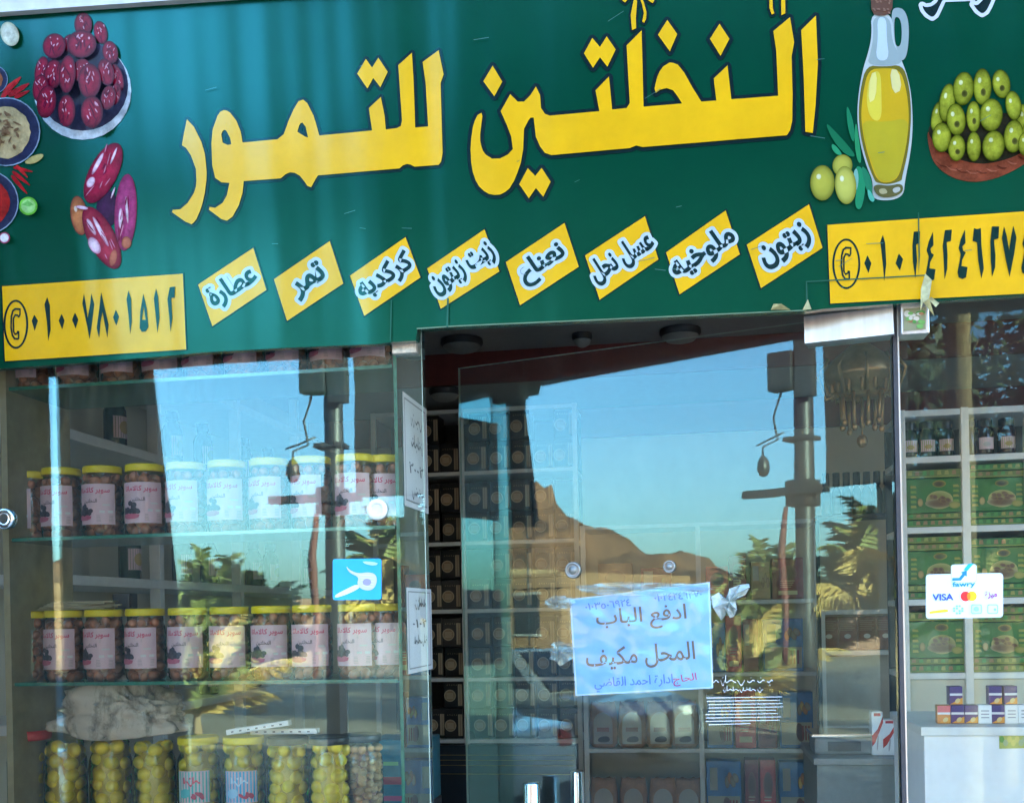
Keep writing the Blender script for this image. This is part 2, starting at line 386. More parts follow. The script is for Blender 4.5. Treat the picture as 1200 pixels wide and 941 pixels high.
# ------------------------------------------------------------------ materials
M = dict(
    plaster=mat('plaster', (.42, .36, .28), .9, var=.1, scale=12, bump=.25), cream=mat('cream_wall', (.6, .55, .42), .8, var=.06, scale=6),
    ceil=mat('gypsum_ceiling', (.34, .33, .31), .85, var=.05), maroon=mat('maroon_paint', (.16, .03, .025), .6), floor=mat('floor_tile', (.42, .38, .32), .35, var=.1, scale=5),
    white_alu=mat('white_aluminium', (.7, .7, .66), .4, var=.05), alu=mat('brushed_aluminium', (.62, .62, .6), .34, metal=.85, var=.14, scale=40, stretch=(1, 1, .12)),
    steel=mat('polished_steel', (.75, .75, .74), .13, metal=1, var=.03), dark_steel=mat('dark_steel', (.035, .035, .04), .45, var=.25),
    white=mat('white_paint', (.78, .78, .76), .45, var=.04), navy=mat('navy_panel', (.012, .022, .035), .28, var=.15), gold=mat('gold_trim', (.5, .36, .12), .3, metal=.9),
    yellow_lid=mat('yellow_lid', (.85, .66, .0), .38, var=.05, scale=60), dark_lid=mat('dark_lid', (.02, .022, .024), .35), red_plastic=mat('red_plastic', (.5, .02, .02), .4),
    kalamata=mat('brown_olive_skin', (.46, .18, .09), .3, var=.4, scale=45), kala_core=mat('brown_brine', (.26, .1, .055), .4, var=.2),
    lime=mat('yellow_pickle_skin', (.88, .62, .03), .35, var=.25, scale=35), lime_core=mat('pickle_brine', (.5, .34, .03), .5, var=.15), nut=mat('nut_shell', (.35, .2, .08), .6, var=.3, scale=60),
    black_box=mat('black_carton', (.012, .011, .012), .3, var=.2), cream_paper=mat('cream_paper', (.62, .5, .34), .6, var=.08), paper=mat('white_paper', (.78, .78, .76), .7, var=.05),
    green_box=mat('green_carton', (.014, .14, .02), .35, var=.25, scale=14), olive_box=mat('olive_strip', (.25, .24, .04), .4, var=.35, scale=40),
    concrete=mat('concrete', (.33, .3, .27), .9, var=.16, scale=7, bump=.4), asphalt=mat('asphalt', (.055, .053, .05), .9, var=.25, scale=90, bump=.3), paving=mat('paving', (.36, .33, .28), .85, var=.15, scale=16, bump=.2),
    sand=mat('sandy_ground', (.34, .26, .17), .95, var=.15, scale=3), rock=mat('mountain_rock', (.15, .068, .034), .95, var=.5, scale=.05, bump=.6), stucco=mat('warm_stucco', (.3, .16, .08), .9, var=.12, scale=2),
    trunk=mat('palm_trunk', (.26, .17, .09), .9, var=.4, scale=22, bump=.6), frond=mat('palm_frond', (.16, .17, .045), .6, var=.5, scale=5), frond_dry=mat('dry_palm_frond', (.5, .32, .1), .7, var=.35, scale=5),
    leaf=mat('dark_leaf', (.035, .055, .02), .6, var=.5, scale=5), canvas=mat('mask_canvas', (.07, .065, .055), .85, var=.15), hoarding=mat('hoarding_back', (.03, .03, .032), .8, var=.2, scale=2),
    car_white=mat('white_car_paint', (.7, .7, .7), .25, var=.02, coat=1), car_glass=mat('car_glass', (.012, .015, .018), .06, var=.05), tyre=mat('tyre_rubber', (.02, .02, .02), .8), car_red=mat('red_car_paint', (.35, .02, .015), .25, var=.02, coat=1),
    blue_tarp=mat('blue_tarp', (.05, .14, .45), .6, var=.15), amber=mat('amber_lens', (.6, .25, .02), .3), brass=mat('brass', (.42, .24, .1), .42, metal=.85, var=.25), bottle=mat('dark_bottle', (.06, .075, .045), .35, var=.1),
    green_edge=mat('glass_edge', (.03, .2, .13), .15, var=.25, scale=60), pale_edge=mat('ground_glass_edge', (.4, .52, .44), .3, var=.15), bag=mat('kraft_pouch', (.42, .2, .09), .5, var=.25),
    blue_card=mat('blue_carton', (.04, .18, .42), .4, var=.15), red_card=mat('red_carton', (.62, .1, .06), .4, var=.2), purple=mat('purple_carton', (.09, .03, .14), .4), orange=mat('orange_carton', (.65, .22, .04), .4), brown=mat('brown_canister', (.26, .11, .06), .4, var=.25))
PRINT = print_mat('vinyl_print', .25, ripple=.35, spec=.55, tint=(.12, .85, .85), dirt=.1, gain=.63)  # teal specular tint puts the sky's cyan glow into the print's sheen
PICT = print_mat('picture_print', .25, ripple=.3, spec=.12, tint=(1, .9, .85), dirt=.5, scale=42, gain=.66)
CARD = print_mat('card_print', .45)
GL_FRONT = glass_mat('window_glass', .062, warp=.03, dirt=.02); GL_DOOR = glass_mat('door_glass', .052, warp=.015, dirt=.013)
GL_BACK = glass_mat('glass_inner_face', .018, dirt=.004); GL_SHELF = glass_mat('shelf_glass', .05, tint=(.86, .96, .92), dirt=.02)
GL_JAR = glass_mat('jar_glass', .035, rough=.03, dirt=.006, warp=.15)
PLASTIC = glass_mat('clear_plastic_film', .1, rough=.16, dirt=.5, warp=.9, tint=(.97, .95, .9), dirtcol=(.7, .62, .5))
BAGM = glass_mat('bag_film', .08, rough=.14, dirt=.9, warp=.9, tint=(.95, .92, .86), dirtcol=(.62, .54, .42))
TAPE = glass_mat('clear_tape', .1, rough=.2, dirt=.12, warp=.6)

# ------------------------------------------------------------------ the setting
def struct(o): o['kind'] = 'structure'; return o
gr = MB().add([(-900, -900, -.42), (900, -900, -.42), (900, 900, -.42), (-900, 900, -.42)], [(0, 1, 2, 3)]); struct(gr.build('ground', M['sand']))
struct(MB().box((-60, -12.5, -.6), (60, -5.0, -.38)).build('road', M['asphalt']))
struct(MB().box((-60, -4.9, -.6), (60, .35, -.25)).build('pavement', M['paving']))
struct(MB().box((-60, -5.0, -.6), (60, -4.9, -.24)).build('kerb', M['concrete']))
struct(MB().box((-2.2, .0, -.25), (2.9, 3.6, 0)).build('floor', M['floor']))
struct(MB().box((-2.2, 3.5, 0), (2.9, 3.6, 3.0)).build('wall_back', M['cream']))
struct(MB().box((-2.2, .05, 0), (-2.1, 3.5, 3.0)).build('wall_left', M['cream']))
struct(MB().box((2.6, .05, 0), (2.7, 3.5, 3.0)).build('wall_right', M['cream']))
c_ = MB().box((-2.1, .05, 2.75), (2.6, 2.75, 2.85)).box((-2.1, 2.75, 2.60), (2.6, 3.5, 2.85))
struct(c_.build('ceiling', M['ceil']))
struct(MB().box((-2.1, 2.72, 2.60), (2.6, 2.748, 2.748)).build('ceiling_beam', M['maroon']))
struct(MB().box((-2.1, 3.47, 2.44), (2.6, 3.498, 2.598)).build('wall_band', M['maroon']))

# the building the shop is in
bld = empty('shop_building', (0, .1, -.25), 'plain plastered upper front of the shop building above the green sign', 'building')
b = MB().box((-3.4, .02, 2.95), (3.4, 3.7, 5.2)).box((-3.4, .02, -.25), (-2.2, 3.7, 2.95)).box((2.7, .02, -.25), (3.4, 3.7, 2.95)).box((-2.2, 3.6, -.25), (2.7, 3.7, 2.95)).box((-2.2, 0.1, 2.86), (2.7, 3.6, 2.948))
o = b.build('wall', M['plaster'], bld); o.data.transform(world(bld).inverted())
b = MB().box((-3.5, -.05, 5.2), (3.5, 3.8, 5.35)); o = b.build('roof', M['concrete'], bld); o.data.transform(world(bld).inverted())

# ------------------------------------------------------------------ sign
sign = empty('shop_sign', S(600, 380, -.03), 'long green vinyl fascia sign with yellow Arabic lettering above the glass front', 'shop sign')
GREEN = (.0, .05, .018)
outl = [(-320, 43), (-320, 447), (0, 432), (60, 428), (175, 419), (240, 413), (330, 408), (400, 405), (440, 403.5), (459, 401), (487, 399.5), (489, 386), (540, 383), (700, 376), (850, 369), (945, 365), (965, 362), (1052, 356), (1200, 346), (1850, 300), (1850, -107), (290, -.5)]
INW = world(sign).inverted()
pn = MB(); fr = [S(x, y, 0) for x, y in outl]; bk = [S(x, y, -.035) for x, y in outl]
tri = tessellate_polygon([fr]); pn.add(fr, tri, 0, GREEN); n = len(fr); pn.add(fr + bk, [(i, (i + 1) % n, n + (i + 1) % n, n + i) for i in range(n)], 0, (.02, .09, .06))
pn.add(bk, tri, 0, (.3, .3, .3))
o = pn.build('panel', PRINT, sign); o.data.transform(INW); fix_normals(o)
YEL = (1.0, .52, .0); DRK = (.006, .009, .012)
def sp(z, loops): ox, oy, k = z; return xf(loops, ox, oy, k)
Z2, Z3 = (190, 40, 1200 / 350), (530, 0, 1200 / 450)
t1 = sp(Z2, [[(1048, 115), (1112, 68), (1132, 165), (1120, 200), (1128, 480), (1122, 515), (1112, 528), (1015, 535), (1000, 527), (985, 524), (968, 530), (955, 542), (628, 570), (618, 585), (600, 618), (585, 612), (570, 590), (555, 572), (535, 560), (515, 558), (498, 565), (478, 582), (330, 593), (325, 640), (310, 690), (285, 735), (262, 752), (240, 745), (190, 708), (192, 696), (215, 700), (245, 680), (262, 650), (272, 600), (240, 598), (215, 580), (203, 530), (200, 440), (205, 385), (225, 330), (236, 314), (250, 308), (263, 310), (275, 318), (300, 350), (318, 395), (325, 438), (465, 425), (490, 405), (510, 350), (530, 305), (550, 272), (568, 266), (585, 280), (610, 330), (625, 380), (633, 410), (845, 390), (832, 300), (880, 255), (895, 330), (900, 386), (945, 380), (960, 372), (965, 350), (950, 128), (1005, 78), (1012, 200), (1018, 378), (1070, 374), (1060, 200)],
    [(240, 405), (244, 394), (250, 388), (256, 388), (262, 395), (275, 420), (280, 445), (265, 448), (245, 438)], [(545, 395), (552, 370), (558, 361), (565, 358), (578, 375), (588, 418), (575, 414)],
    [(785, 162), (820, 103), (845, 138), (870, 98), (908, 155), (878, 217), (850, 180), (826, 222)],
    [(102, 345), (130, 375), (160, 435), (173, 480), (178, 520), (181, 556), (180, 590), (174, 640), (165, 680), (154, 714), (140, 745), (130, 758), (120, 766), (95, 755), (42, 718), (45, 708), (75, 706), (105, 680), (130, 640), (138, 615), (140, 590), (138, 545), (118, 490), (98, 460), (82, 450), (88, 410)]])
t2 = sp(Z3, [[(1090, 97), (1136, 52), (1142, 200), (1135, 330), (1126, 418), (1103, 414), (1098, 250)],
    [(1003, 100), (1055, 57), (1068, 135), (1060, 180), (1063, 300), (1062, 380), (1055, 410), (1045, 425), (595, 462), (575, 457), (555, 465), (310, 487), (290, 480), (275, 460), (262, 430), (255, 370), (245, 370), (238, 380), (225, 405), (222, 470), (215, 510), (205, 540), (194, 567), (180, 590), (166, 602), (150, 610), (132, 611), (115, 608), (100, 599), (85, 585), (74, 566), (65, 540), (60, 508), (58, 470), (60, 436), (65, 400), (71, 380), (80, 362), (92, 355), (95, 365), (88, 420), (88, 442), (92, 460), (97, 474), (105, 485), (125, 498), (150, 497), (175, 485), (190, 468), (185, 430), (170, 390), (152, 350), (182, 297), (205, 320), (225, 320), (245, 300), (262, 273), (275, 300), (278, 340), (290, 358), (305, 364), (460, 350), (448, 285), (490, 242), (500, 345), (545, 340), (555, 325), (545, 145), (592, 98), (598, 336), (718, 326), (705, 305), (690, 285), (670, 278), (650, 283), (636, 293), (632, 280), (640, 245), (648, 226), (660, 210), (680, 198), (692, 200), (705, 205), (725, 230), (750, 275), (778, 320), (825, 317), (817, 248), (860, 207), (872, 313), (1018, 302), (1012, 160)],
    [(98, 257), (127, 208), (157, 258), (132, 304)], [(412, 170), (438, 122), (462, 150), (483, 117), (511, 158), (485, 212), (462, 182), (440, 215)], [(643, 112), (672, 66), (703, 110), (680, 164)], [(805, 125), (835, 78), (866, 125), (838, 178)],
    [(210, 578), (237, 528), (260, 552), (280, 527), (308, 570), (285, 617), (262, 590), (240, 622)]])
orn = sp(Z3, [[(568, 0), (578, 6), (574, 60), (575, 92), (562, 98), (558, 50)], [(583, -12), (598, 8), (607, 40), (606, 62), (600, 75), (594, 71), (599, 45), (594, 20)], [(528, 2), (552, -14), (556, -6), (540, 12)], [(612, -8), (632, 6), (626, 14), (606, 0)],
    [(1027, -10), (1040, -10), (1040, 46), (1028, 52)], [(990, -10), (1000, -10), (1001, 30), (1006, 46), (998, 50), (991, 30)]])
ink = Ink(S, .0008)
for loops, wd in ((t1, 3.6), (t2, 4.4), (orn, 2.6)):
    for grp in [loops] if loops is not orn else [orn]:
        dl = dilate(segs_of(grp), wd, 1.3)
        def area(l): return sum(l[i][0] * l[(i + 1) % len(l)][1] - l[(i + 1) % len(l)][0] * l[i][1] for i in range(len(l))) / 2
        def inside(p, l):
            r = False
            for i in range(len(l)):
                (x1, y1), (x2, y2) = l[i], l[(i + 1) % len(l)]
                if (y1 > p[1]) != (y2 > p[1]) and p[0] < (x2 - x1) * (p[1] - y1) / (y2 - y1) + x1: r = not r
            return r
        outer = [l for l in dl if not any(inside(l[0], q) for q in dl if q is not l)]
        for q in outer: ink.poly([q] + [l for l in dl if l is not q and inside(l[0], q)], DRK)
ink.build('title_outline', PRINT, sign)
ink = Ink(S, .0024)
for body, rest in ((t1, t1[3:]), (t2, [])):
    if body is t1:
        ink.poly(t1[:3], YEL)
        for l in rest: ink.poly(l, YEL)
    else:
        for l in t2: ink.poly(l, YEL)
for l in orn: ink.poly(l, YEL)
ink.build('title_lettering', PRINT, sign)
# phone number panels
def ring(cx, cy, rx, ry, th, n=40):
    return [[(cx + rx * math.cos(2 * math.pi * k / n), cy + ry * math.sin(2 * math.pi * k / n)) for k in range(n)], [(cx + (rx - th) * math.cos(2 * math.pi * k / n), cy + (ry - th) * math.sin(2 * math.pi * k / n)) for k in range(n)]]
def handset(cx, cy, k=1.0, s=1.0):
    o_ = [(30, -100), (-5, -102), (-22, -88), (-32, -50), (-34, 20), (-26, 70), (-10, 95), (15, 97), (22, 90), (22, 42), (8, 40), (6, 52), (-4, 56), (-10, 40), (-10, -35), (-2, -52), (10, -50), (14, -40), (24, -46), (30, -60)]
    i_ = [(22, -88), (0, -90), (-13, -80), (-22, -48), (-24, 18), (-17, 64), (-5, 84), (13, 86), (13, 54), (12, 60), (-6, 68), (-19, 44), (-19, -38), (-6, -64), (12, -62), (17, -54), (21, -64)]
    return [[(cx + x * s, cy + y * k) for x, y in o_], [(cx + x * s, cy + y * k) for x, y in i_]]
def phone(quad, z, ringc, digits):
    ink = Ink(S, .0014); bq = [quad[i] for i in range(4)]
    cx = sum(p[0] for p in bq) / 4; cy = sum(p[1] for p in bq) / 4
    ink.poly(sp(z, [(cx + (x - cx) * 1.006 + (3 if x > cx else -3) , cy + (y - cy) * 1.02) for x, y in bq]), DRK); ink.poly(sp(z, bq), YEL)
    p = ink.build('phone_number_panel', PRINT, sign); top = ink.off
    k2 = Ink(S, top + .0003); k2.poly(sp(z, ring(*ringc)), DRK); k2.poly(sp(z, handset(ringc[0], ringc[1], .98)), DRK); k2.build('phone_icon', PRINT, p)
    k3 = Ink(S, top + .0003)
    for d in digits: k3.poly(sp(z, d), DRK)
    k3.build('phone_digits', PRINT, p)
phone([(15, 135), (1120, 58), (1140, 520), (33, 592)], (0, 310, 1200 / 230), (100, 367, 76, 150, 13), [
    [(197, 345), (213, 308), (235, 345), (215, 408)], [(275, 245), (292, 200), (308, 250), (313, 400), (298, 470), (290, 350)], [(362, 345), (380, 303), (398, 345), (384, 398)], [(444, 340), (462, 295), (482, 338), (466, 393)],
    [(507, 240), (517, 180), (528, 240), (540, 330), (555, 240), (562, 178), (580, 245), (568, 350), (552, 458), (535, 370)], [(595, 390), (610, 280), (622, 170), (640, 250), (668, 370), (660, 450), (645, 370), (630, 290), (618, 360), (610, 450)],
    [(695, 325), (712, 278), (732, 322), (715, 375)], [(778, 215), (790, 160), (806, 210), (810, 350), (800, 430), (790, 310)], [[(858, 390), (862, 290), (880, 180), (902, 270), (912, 385), (895, 410), (870, 412)], [(873, 340), (882, 255), (895, 340)]],
    [(945, 210), (958, 148), (972, 200), (980, 330), (966, 420), (955, 300)], [(1028, 215), (1042, 142), (1075, 137), (1072, 205), (1052, 207), (1058, 330), (1047, 415), (1038, 310)]])
four = [(665, 160), (668, 240), (650, 260), (655, 285), (670, 295), (648, 340), (645, 375), (680, 380), (672, 440), (650, 450), (628, 440), (622, 410), (635, 340), (640, 305), (628, 270), (640, 220)]
phone([(47, 120), (1420, 26), (1420, 511), (65, 580)], (960, 240, 5.0), (158, 348, 82, 148, 12), [
    [(263, 345), (282, 298), (305, 345), (288, 402)], [(357, 220), (372, 178), (385, 225), (392, 350), (380, 450), (370, 330)], [(447, 345), (465, 287), (490, 320), (472, 388)], [(545, 240), (553, 160), (590, 158), (586, 228), (566, 235), (572, 330), (562, 432), (548, 340)],
    four, [(722, 245), (735, 152), (775, 148), (770, 215), (745, 222), (750, 300), (748, 380), (733, 440), (728, 330)], [(x + 187, y - 13) for x, y in four],
    [(897, 215), (905, 140), (920, 146), (945, 140), (948, 240), (962, 375), (948, 435), (930, 330), (922, 222)], [(1000, 220), (1010, 130), (1052, 130), (1048, 200), (1022, 208), (1030, 300), (1028, 370), (1010, 425), (1003, 330)],
    [(1068, 200), (1080, 130), (1095, 180), (1110, 270), (1122, 190), (1135, 125), (1153, 195), (1140, 290), (1113, 425), (1090, 320)], [(x + 560, y - 38) for x, y in four]])
# word tiles
Z5, Z6 = (220, 240, 2.4), (660, 230, 1200 / 540)
tiles = [('عطارة', Z5, [(30, 225), (185, 122), (222, 240), (70, 342)]), ('تمر', Z5, [(243, 210), (400, 103), (438, 222), (280, 327)]), ('كركديه', Z5, [(457, 200), (613, 92), (655, 205), (497, 313)]), ('زيت زيتون', Z5, [(674, 180), (835, 70), (877, 188), (712, 293)]),
    ('نعناع', Z5, [(895, 162), (1060, 52), (1100, 175), (935, 283)]), ('عسل نحل', Z6, [(57, 155), (213, 53), (248, 165), (95, 270)]), ('ملوخيه', Z6, [(268, 147), (423, 38), (460, 152), (303, 256)]), ('زيتون', Z6, [(478, 127), (640, 22), (675, 135), (515, 240)])]
fracs = [.8, .55, .92, 1.02, .72, .98, .98, .74]
for (wd, z, q), fw in zip(tiles, fracs):
    q = sp(z, q); cx = sum(p[0] for p in q) / 4; cy = sum(p[1] for p in q) / 4; tw = math.dist(q[0], q[1]); th = math.dist(q[1], q[2])
    ink = Ink(S, .0012); ink.poly([(cx + (x - cx) * 1.045, cy + (y - cy) * 1.045) for x, y in q], DRK); ink.poly(q, YEL); tile = ink.build('word_tile', PRINT, sign)
    ang = math.degrees(math.atan2(q[1][1] - q[0][1], q[1][0] - q[0][0]))
    vs, fs, sg = text_at(wd, cx, cy, tw * fw, ang + 2, height=th * (.62 if wd != 'زيت زيتون' else .56), bold=.035)
    k2 = Ink(S, ink.off + .0003)
    for l in dilate(sg, 4.0, .9, [[vs[i] for i in f] for f in fs]): 
        if abs(area(l)) > 60: k2.poly(l, (.62, .72, .74))
    k2.build('word_halo', PRINT, tile)
    k3 = Ink(S, k2.off + .0003); k3.tris(vs, fs, (.01, .012, .02)); k3.build('word_lettering', PRINT, tile)
# picture of a bowl of red dates
Z = (0, 0, 5.5375)
def zo(ink, z, cx, cy, rx, ry, a, c, e, hl=None, hp=(-.3, -.35)):
    ox, oy, k = z; ink.oval(ox + cx / k, oy + cy / k, rx / k, ry / k, a, c, e, hl, hp=hp)
ink = Ink(S, .0012)
zo(ink, Z, 538, 592, 316, 318, 0, (.55, .62, .66), (.62, .72, .76)); zo(ink, Z, 538, 560, 296, 292, 0, (.02, .02, .04), (.05, .05, .09))
for cx, cy, rx, ry, a in [(655, 215, 44, 76, -12), (545, 165, 58, 78, 0), (470, 290, 55, 60, 0), (725, 350, 50, 76, -10), (365, 310, 74, 82, 15), (545, 300, 96, 90, 0), (290, 480, 46, 100, 8), (780, 520, 38, 92, -15), (370, 500, 62, 95, 8), (560, 480, 60, 80, 0), (715, 490, 52, 88, -12),
        (468, 505, 54, 122, 4), (615, 550, 74, 112, 0), (300, 600, 50, 90, 5), (785, 640, 36, 70, 10), (345, 690, 62, 106, 8), (745, 665, 48, 80, 10), (480, 750, 56, 102, 0), (645, 760, 72, 104, 0)]:
    zo(ink, Z, cx, cy, rx, ry, a, (.3, .006, .028), (.045, .0, .012))
    for _ in range(5): zo(ink, Z, cx + random.uniform(-.5, .5) * rx, cy + random.uniform(-.6, .6) * ry, rx * .07, ry * random.uniform(.2, .45), random.uniform(-35, 35), (.1, .0, .02), (.2, .004, .025))
    for _ in range(7): zo(ink, Z, cx + random.uniform(-.5, .55) * rx, cy + random.uniform(-.65, .4) * ry, rx * random.uniform(.04, .08), ry * random.uniform(.05, .18), random.uniform(-40, 40), (.7, .36, .42), (.42, .05, .09))
ink.build('date_bowl_picture', PICT, sign)
Z = (70, 160, 5.54); ink = Ink(S, .0012)
zo(ink, Z, 128, 515, 55, 128, -8, (.5, .17, .06), (.16, .03, .02), (.8, .6, .45)); zo(ink, Z, 310, 470, 70, 120, 0, (.05, .01, .05), (.02, .005, .03))
zo(ink, Z, 430, 495, 72, 250, 3, (.45, .05, .18), (.2, .01, .06)); zo(ink, Z, 435, 690, 32, 40, 0, (.5, .15, .08), (.25, .05, .03))
zo(ink, Z, 275, 660, 88, 222, -27, (.4, .03, .06), (.13, .0, .02)); zo(ink, Z, 350, 790, 24, 55, 12, (.5, .14, .08), (.25, .04, .03)); zo(ink, Z, 285, 240, 92, 215, 27, (.42, .012, .05), (.13, .0, .02))
for cx, cy, rx, ry, a in [(205, 300, 24, 38, 30), (250, 180, 14, 80, 28), (400, 540, 15, 75, 0), (440, 480, 9, 90, -4), (270, 620, 14, 110, -28), (210, 590, 16, 60, -28), (230, 710, 34, 60, -30), (350, 370, 6, 40, 20), (150, 465, 40, 12, 10), (355, 130, 8, 60, 22)]:
    zo(ink, Z, cx, cy, rx, ry, a, (.85, .62, .68), (.5, .14, .24))
for cx, cy, rx, ry, a in ((285, 240, 92, 215, 27), (275, 660, 88, 222, -27), (430, 495, 72, 250, 3)):
    for _ in range(9):
        u, v = random.uniform(-.6, .6), random.uniform(-.7, .7); ca, sa = math.cos(R(a)), math.sin(R(a)); zo(ink, Z, cx + ca * u * rx - sa * v * ry, cy + sa * u * rx + ca * v * ry, 4, random.uniform(20, 55), a + random.uniform(-14, 14), random.choice([(.16, .0, .03), (.62, .2, .3)]), (.26, .01, .05))
ink.build('dates_picture', PICT, sign)
# picture of spice bowls at the sign's end
Z = (0, 80, 4.283); ink = Ink(S, .0012)
def blob(cx, cy, r, jag, n=40): return [(cx + (r + random.uniform(-jag, jag)) * math.cos(2 * math.pi * k / n), cy + (r + random.uniform(-jag, jag)) * math.sin(2 * math.pi * k / n)) for k in range(n)]
def chili(x0, y0, x1, y1, wd): 
    dx, dy = x1 - x0, y1 - y0; L = math.hypot(dx, dy); nx, ny = -dy / L, dx / L
    ink.poly(smooth_loop(sp(Z, [(x0 + nx * wd, y0 + ny * wd), (x0 + dx * .5 + nx * wd * 1.3, y0 + dy * .5 + ny * wd), (x1, y1), (x0 + dx * .5 - nx * wd, y0 + dy * .5 - ny * wd), (x0 - nx * wd, y0 - ny * wd)])), random.choice([(.4, .01, .015), (.28, .005, .012), (.5, .02, .02)]))
for a in [(20, 125, 118, 35, 14), (45, 140, 162, 70, 14), (75, 150, 160, 110, 10), (10, 150, 90, 60, 12)]: chili(*a)
for a in [(70, 500, 180, 525, 8), (65, 520, 165, 600, 9), (60, 540, 150, 645, 9), (85, 490, 150, 560, 8)]: chili(*a)
ink.poly(smooth_loop(sp(Z, [(120, 480), (150, 450), (200, 432), (226, 436), (205, 465), (165, 484)])), (.45, .36, .12))
for cx, cy, r, fill, fr_ in ((-30, 60, 72, (.3, .09, .03), .7), (33, 322, 173, (.48, .35, .16), .76), (-62, 675, 160, (.4, .015, .012), .76)):
    zo(ink, Z, cx, cy, r, r, 0, (.3, .38, .45), (.25, .33, .4)); zo(ink, Z, cx, cy, r * .965, r * .965, 0, (.012, .014, .035), (.025, .03, .07))
    ink.poly(sp(Z, blob(cx - r * .05, cy + r * .02, r * fr_, r * .03)), fill)
for _ in range(34):
    a = random.uniform(0, 6.28); q = random.uniform(0, 100); zo(ink, Z, 25 + q * math.cos(a), 325 + q * math.sin(a), random.uniform(4, 9), random.uniform(10, 26), random.uniform(0, 180), (.18, .09, .04), (.26, .15, .07))
zo(ink, Z, 152, 697, 46, 46, 0, (.2, .6, .08), (.12, .42, .03)); zo(ink, Z, 152, 697, 36, 36, 0, (.42, .72, .25), (.3, .62, .15)); ink.poly(sp(Z, [(120, 690), (150, 668), (180, 690), (155, 700)]), (.2, .55, .12))
zo(ink, Z, 33, 856, 28, 28, 0, (.4, .05, .1), (.35, .04, .1)); zo(ink, Z, 33, 856, 22, 22, 0, (.75, .72, .68), (.7, .62, .58))
zo(ink, (0, 0, 1), 14, 42, 10.5, 14.5, -20, (.7, .68, .5), (.4, .38, .22))
ink.build('spice_picture', PICT, sign)
# picture of an oil bottle with olives
Z = (940, 0, 3.767); ink = Ink(S, .0012); ss = lambda l, it=2: smooth_loop(sp(Z, l), it)
WG, WG2 = (.36, .42, .38), (.55, .58, .52)
ink.poly([ss([(395, 45), (420, 35), (450, 45), (468, 90), (472, 160), (462, 250), (440, 275), (420, 250), (400, 215), (395, 120)]), ss([(405, 85), (420, 75), (436, 95), (440, 150), (436, 200), (420, 212), (408, 190)])], WG)
ink.poly(ss([(302, 60), (308, 160), (290, 240), (270, 300), (250, 400), (241, 520), (256, 640), (285, 740), (312, 800), (308, 868), (335, 886), (400, 886), (448, 862), (453, 800), (478, 680), (489, 560), (482, 420), (462, 330), (435, 260), (405, 190), (398, 60)]), WG2)
ink.poly(ss([(310, 75), (316, 160), (300, 245), (286, 285), (360, 296), (445, 284), (428, 240), (395, 185), (390, 75)]), WG); ink.poly(ss([(330, 80), (335, 170), (322, 270), (385, 270), (372, 170), (372, 80)]), (.6, .68, .68))
ink.poly(ss([(283, 290), (360, 298), (442, 287), (470, 370), (480, 470), (479, 560), (466, 680), (440, 785), (440, 800), (380, 818), (325, 808), (318, 795), (290, 730), (262, 630), (247, 520), (255, 400)]), (.2, .15, .01))
ink.poly(ss([(292, 310), (360, 304), (430, 308), (458, 390), (472, 500), (466, 600), (450, 690), (425, 790), (375, 812), (330, 800), (300, 720), (272, 620), (258, 520), (268, 410)]), (.7, .42, .008))
ink.poly(ss([(300, 330), (345, 310), (350, 420), (350, 540), (300, 530), (280, 440)]), (.8, .62, .05)); ink.poly(ss([(385, 308), (425, 312), (440, 400), (400, 420)], 1), (.82, .68, .25)); ink.poly(ss([(262, 530), (360, 545), (470, 520), (462, 620), (448, 690), (424, 785), (376, 806), (335, 795), (305, 715), (276, 620)]), (.55, .42, .015)); ink.poly(ss([(300, 330), (330, 318), (325, 440), (290, 460)], 1), (.9, .75, .2))
ink.poly(ss([(310, 830), (330, 815), (380, 824), (440, 810), (447, 850), (400, 874), (335, 874)]), (.14, .11, .03)); ink.poly(ss([(335, 838), (365, 832), (380, 855), (345, 862)]), (.5, .42, .2)); ink.poly(ss([(395, 835), (430, 825), (434, 845), (405, 858)]), (.55, .52, .42))
ink.poly(ss([(302, -20), (400, -20), (396, 62), (350, 76), (305, 66)], 1), (.16, .06, .035))
for _ in range(14): zo(ink, Z, random.uniform(315, 388), random.uniform(5, 62), 7, 4, random.uniform(0, 90), (.3, .14, .09), (.22, .09, .05))
for l, c in (([(98, 538), (150, 590), (205, 650), (240, 700), (190, 690), (130, 620)], (.012, .16, .06)), ([(196, 462), (222, 530), (232, 600), (225, 640), (205, 590), (194, 520)], (.015, .2, .08)), ([(130, 635), (160, 660), (178, 690), (150, 688), (128, 660)], (.03, .3, .12)), ([(235, 530), (250, 620), (262, 730), (240, 715), (228, 620)], (.03, .28, .1)),
        ([(230, 740), (262, 740), (280, 800), (272, 880), (255, 935), (230, 915), (238, 840)], (.02, .25, .1)), ([(255, 730), (290, 760), (310, 820), (305, 885), (280, 840)], (.02, .2, .09)), ([(285, 830), (322, 880), (310, 900), (290, 880)], (.1, .45, .3)), ([(222, 770), (240, 740), (250, 800), (235, 860)], (.2, .45, .35))): ink.poly(ss(l, 2), c)
zo(ink, Z, 176, 735, 44, 48, 10, (.48, .45, .06), (.18, .18, .01)); zo(ink, Z, 88, 812, 54, 78, 0, (.5, .46, .05), (.14, .14, .005), (.8, .78, .45)); zo(ink, Z, 190, 822, 47, 84, -4, (.6, .57, .1), (.22, .21, .015), (.85, .82, .5))
ink.build('oil_bottle_picture', PRINT, sign)
Z = (1070, 0, 4.277); ink = Ink(S, .0012)
ink.poly(ss2 := smooth_loop(sp(Z, [(68, 645), (78, 745), (105, 825), (180, 888), (280, 916), (380, 908), (500, 862), (600, 795), (655, 700), (660, 640), (560, 720), (330, 780), (130, 700)]), 2), (.22, .05, .022))
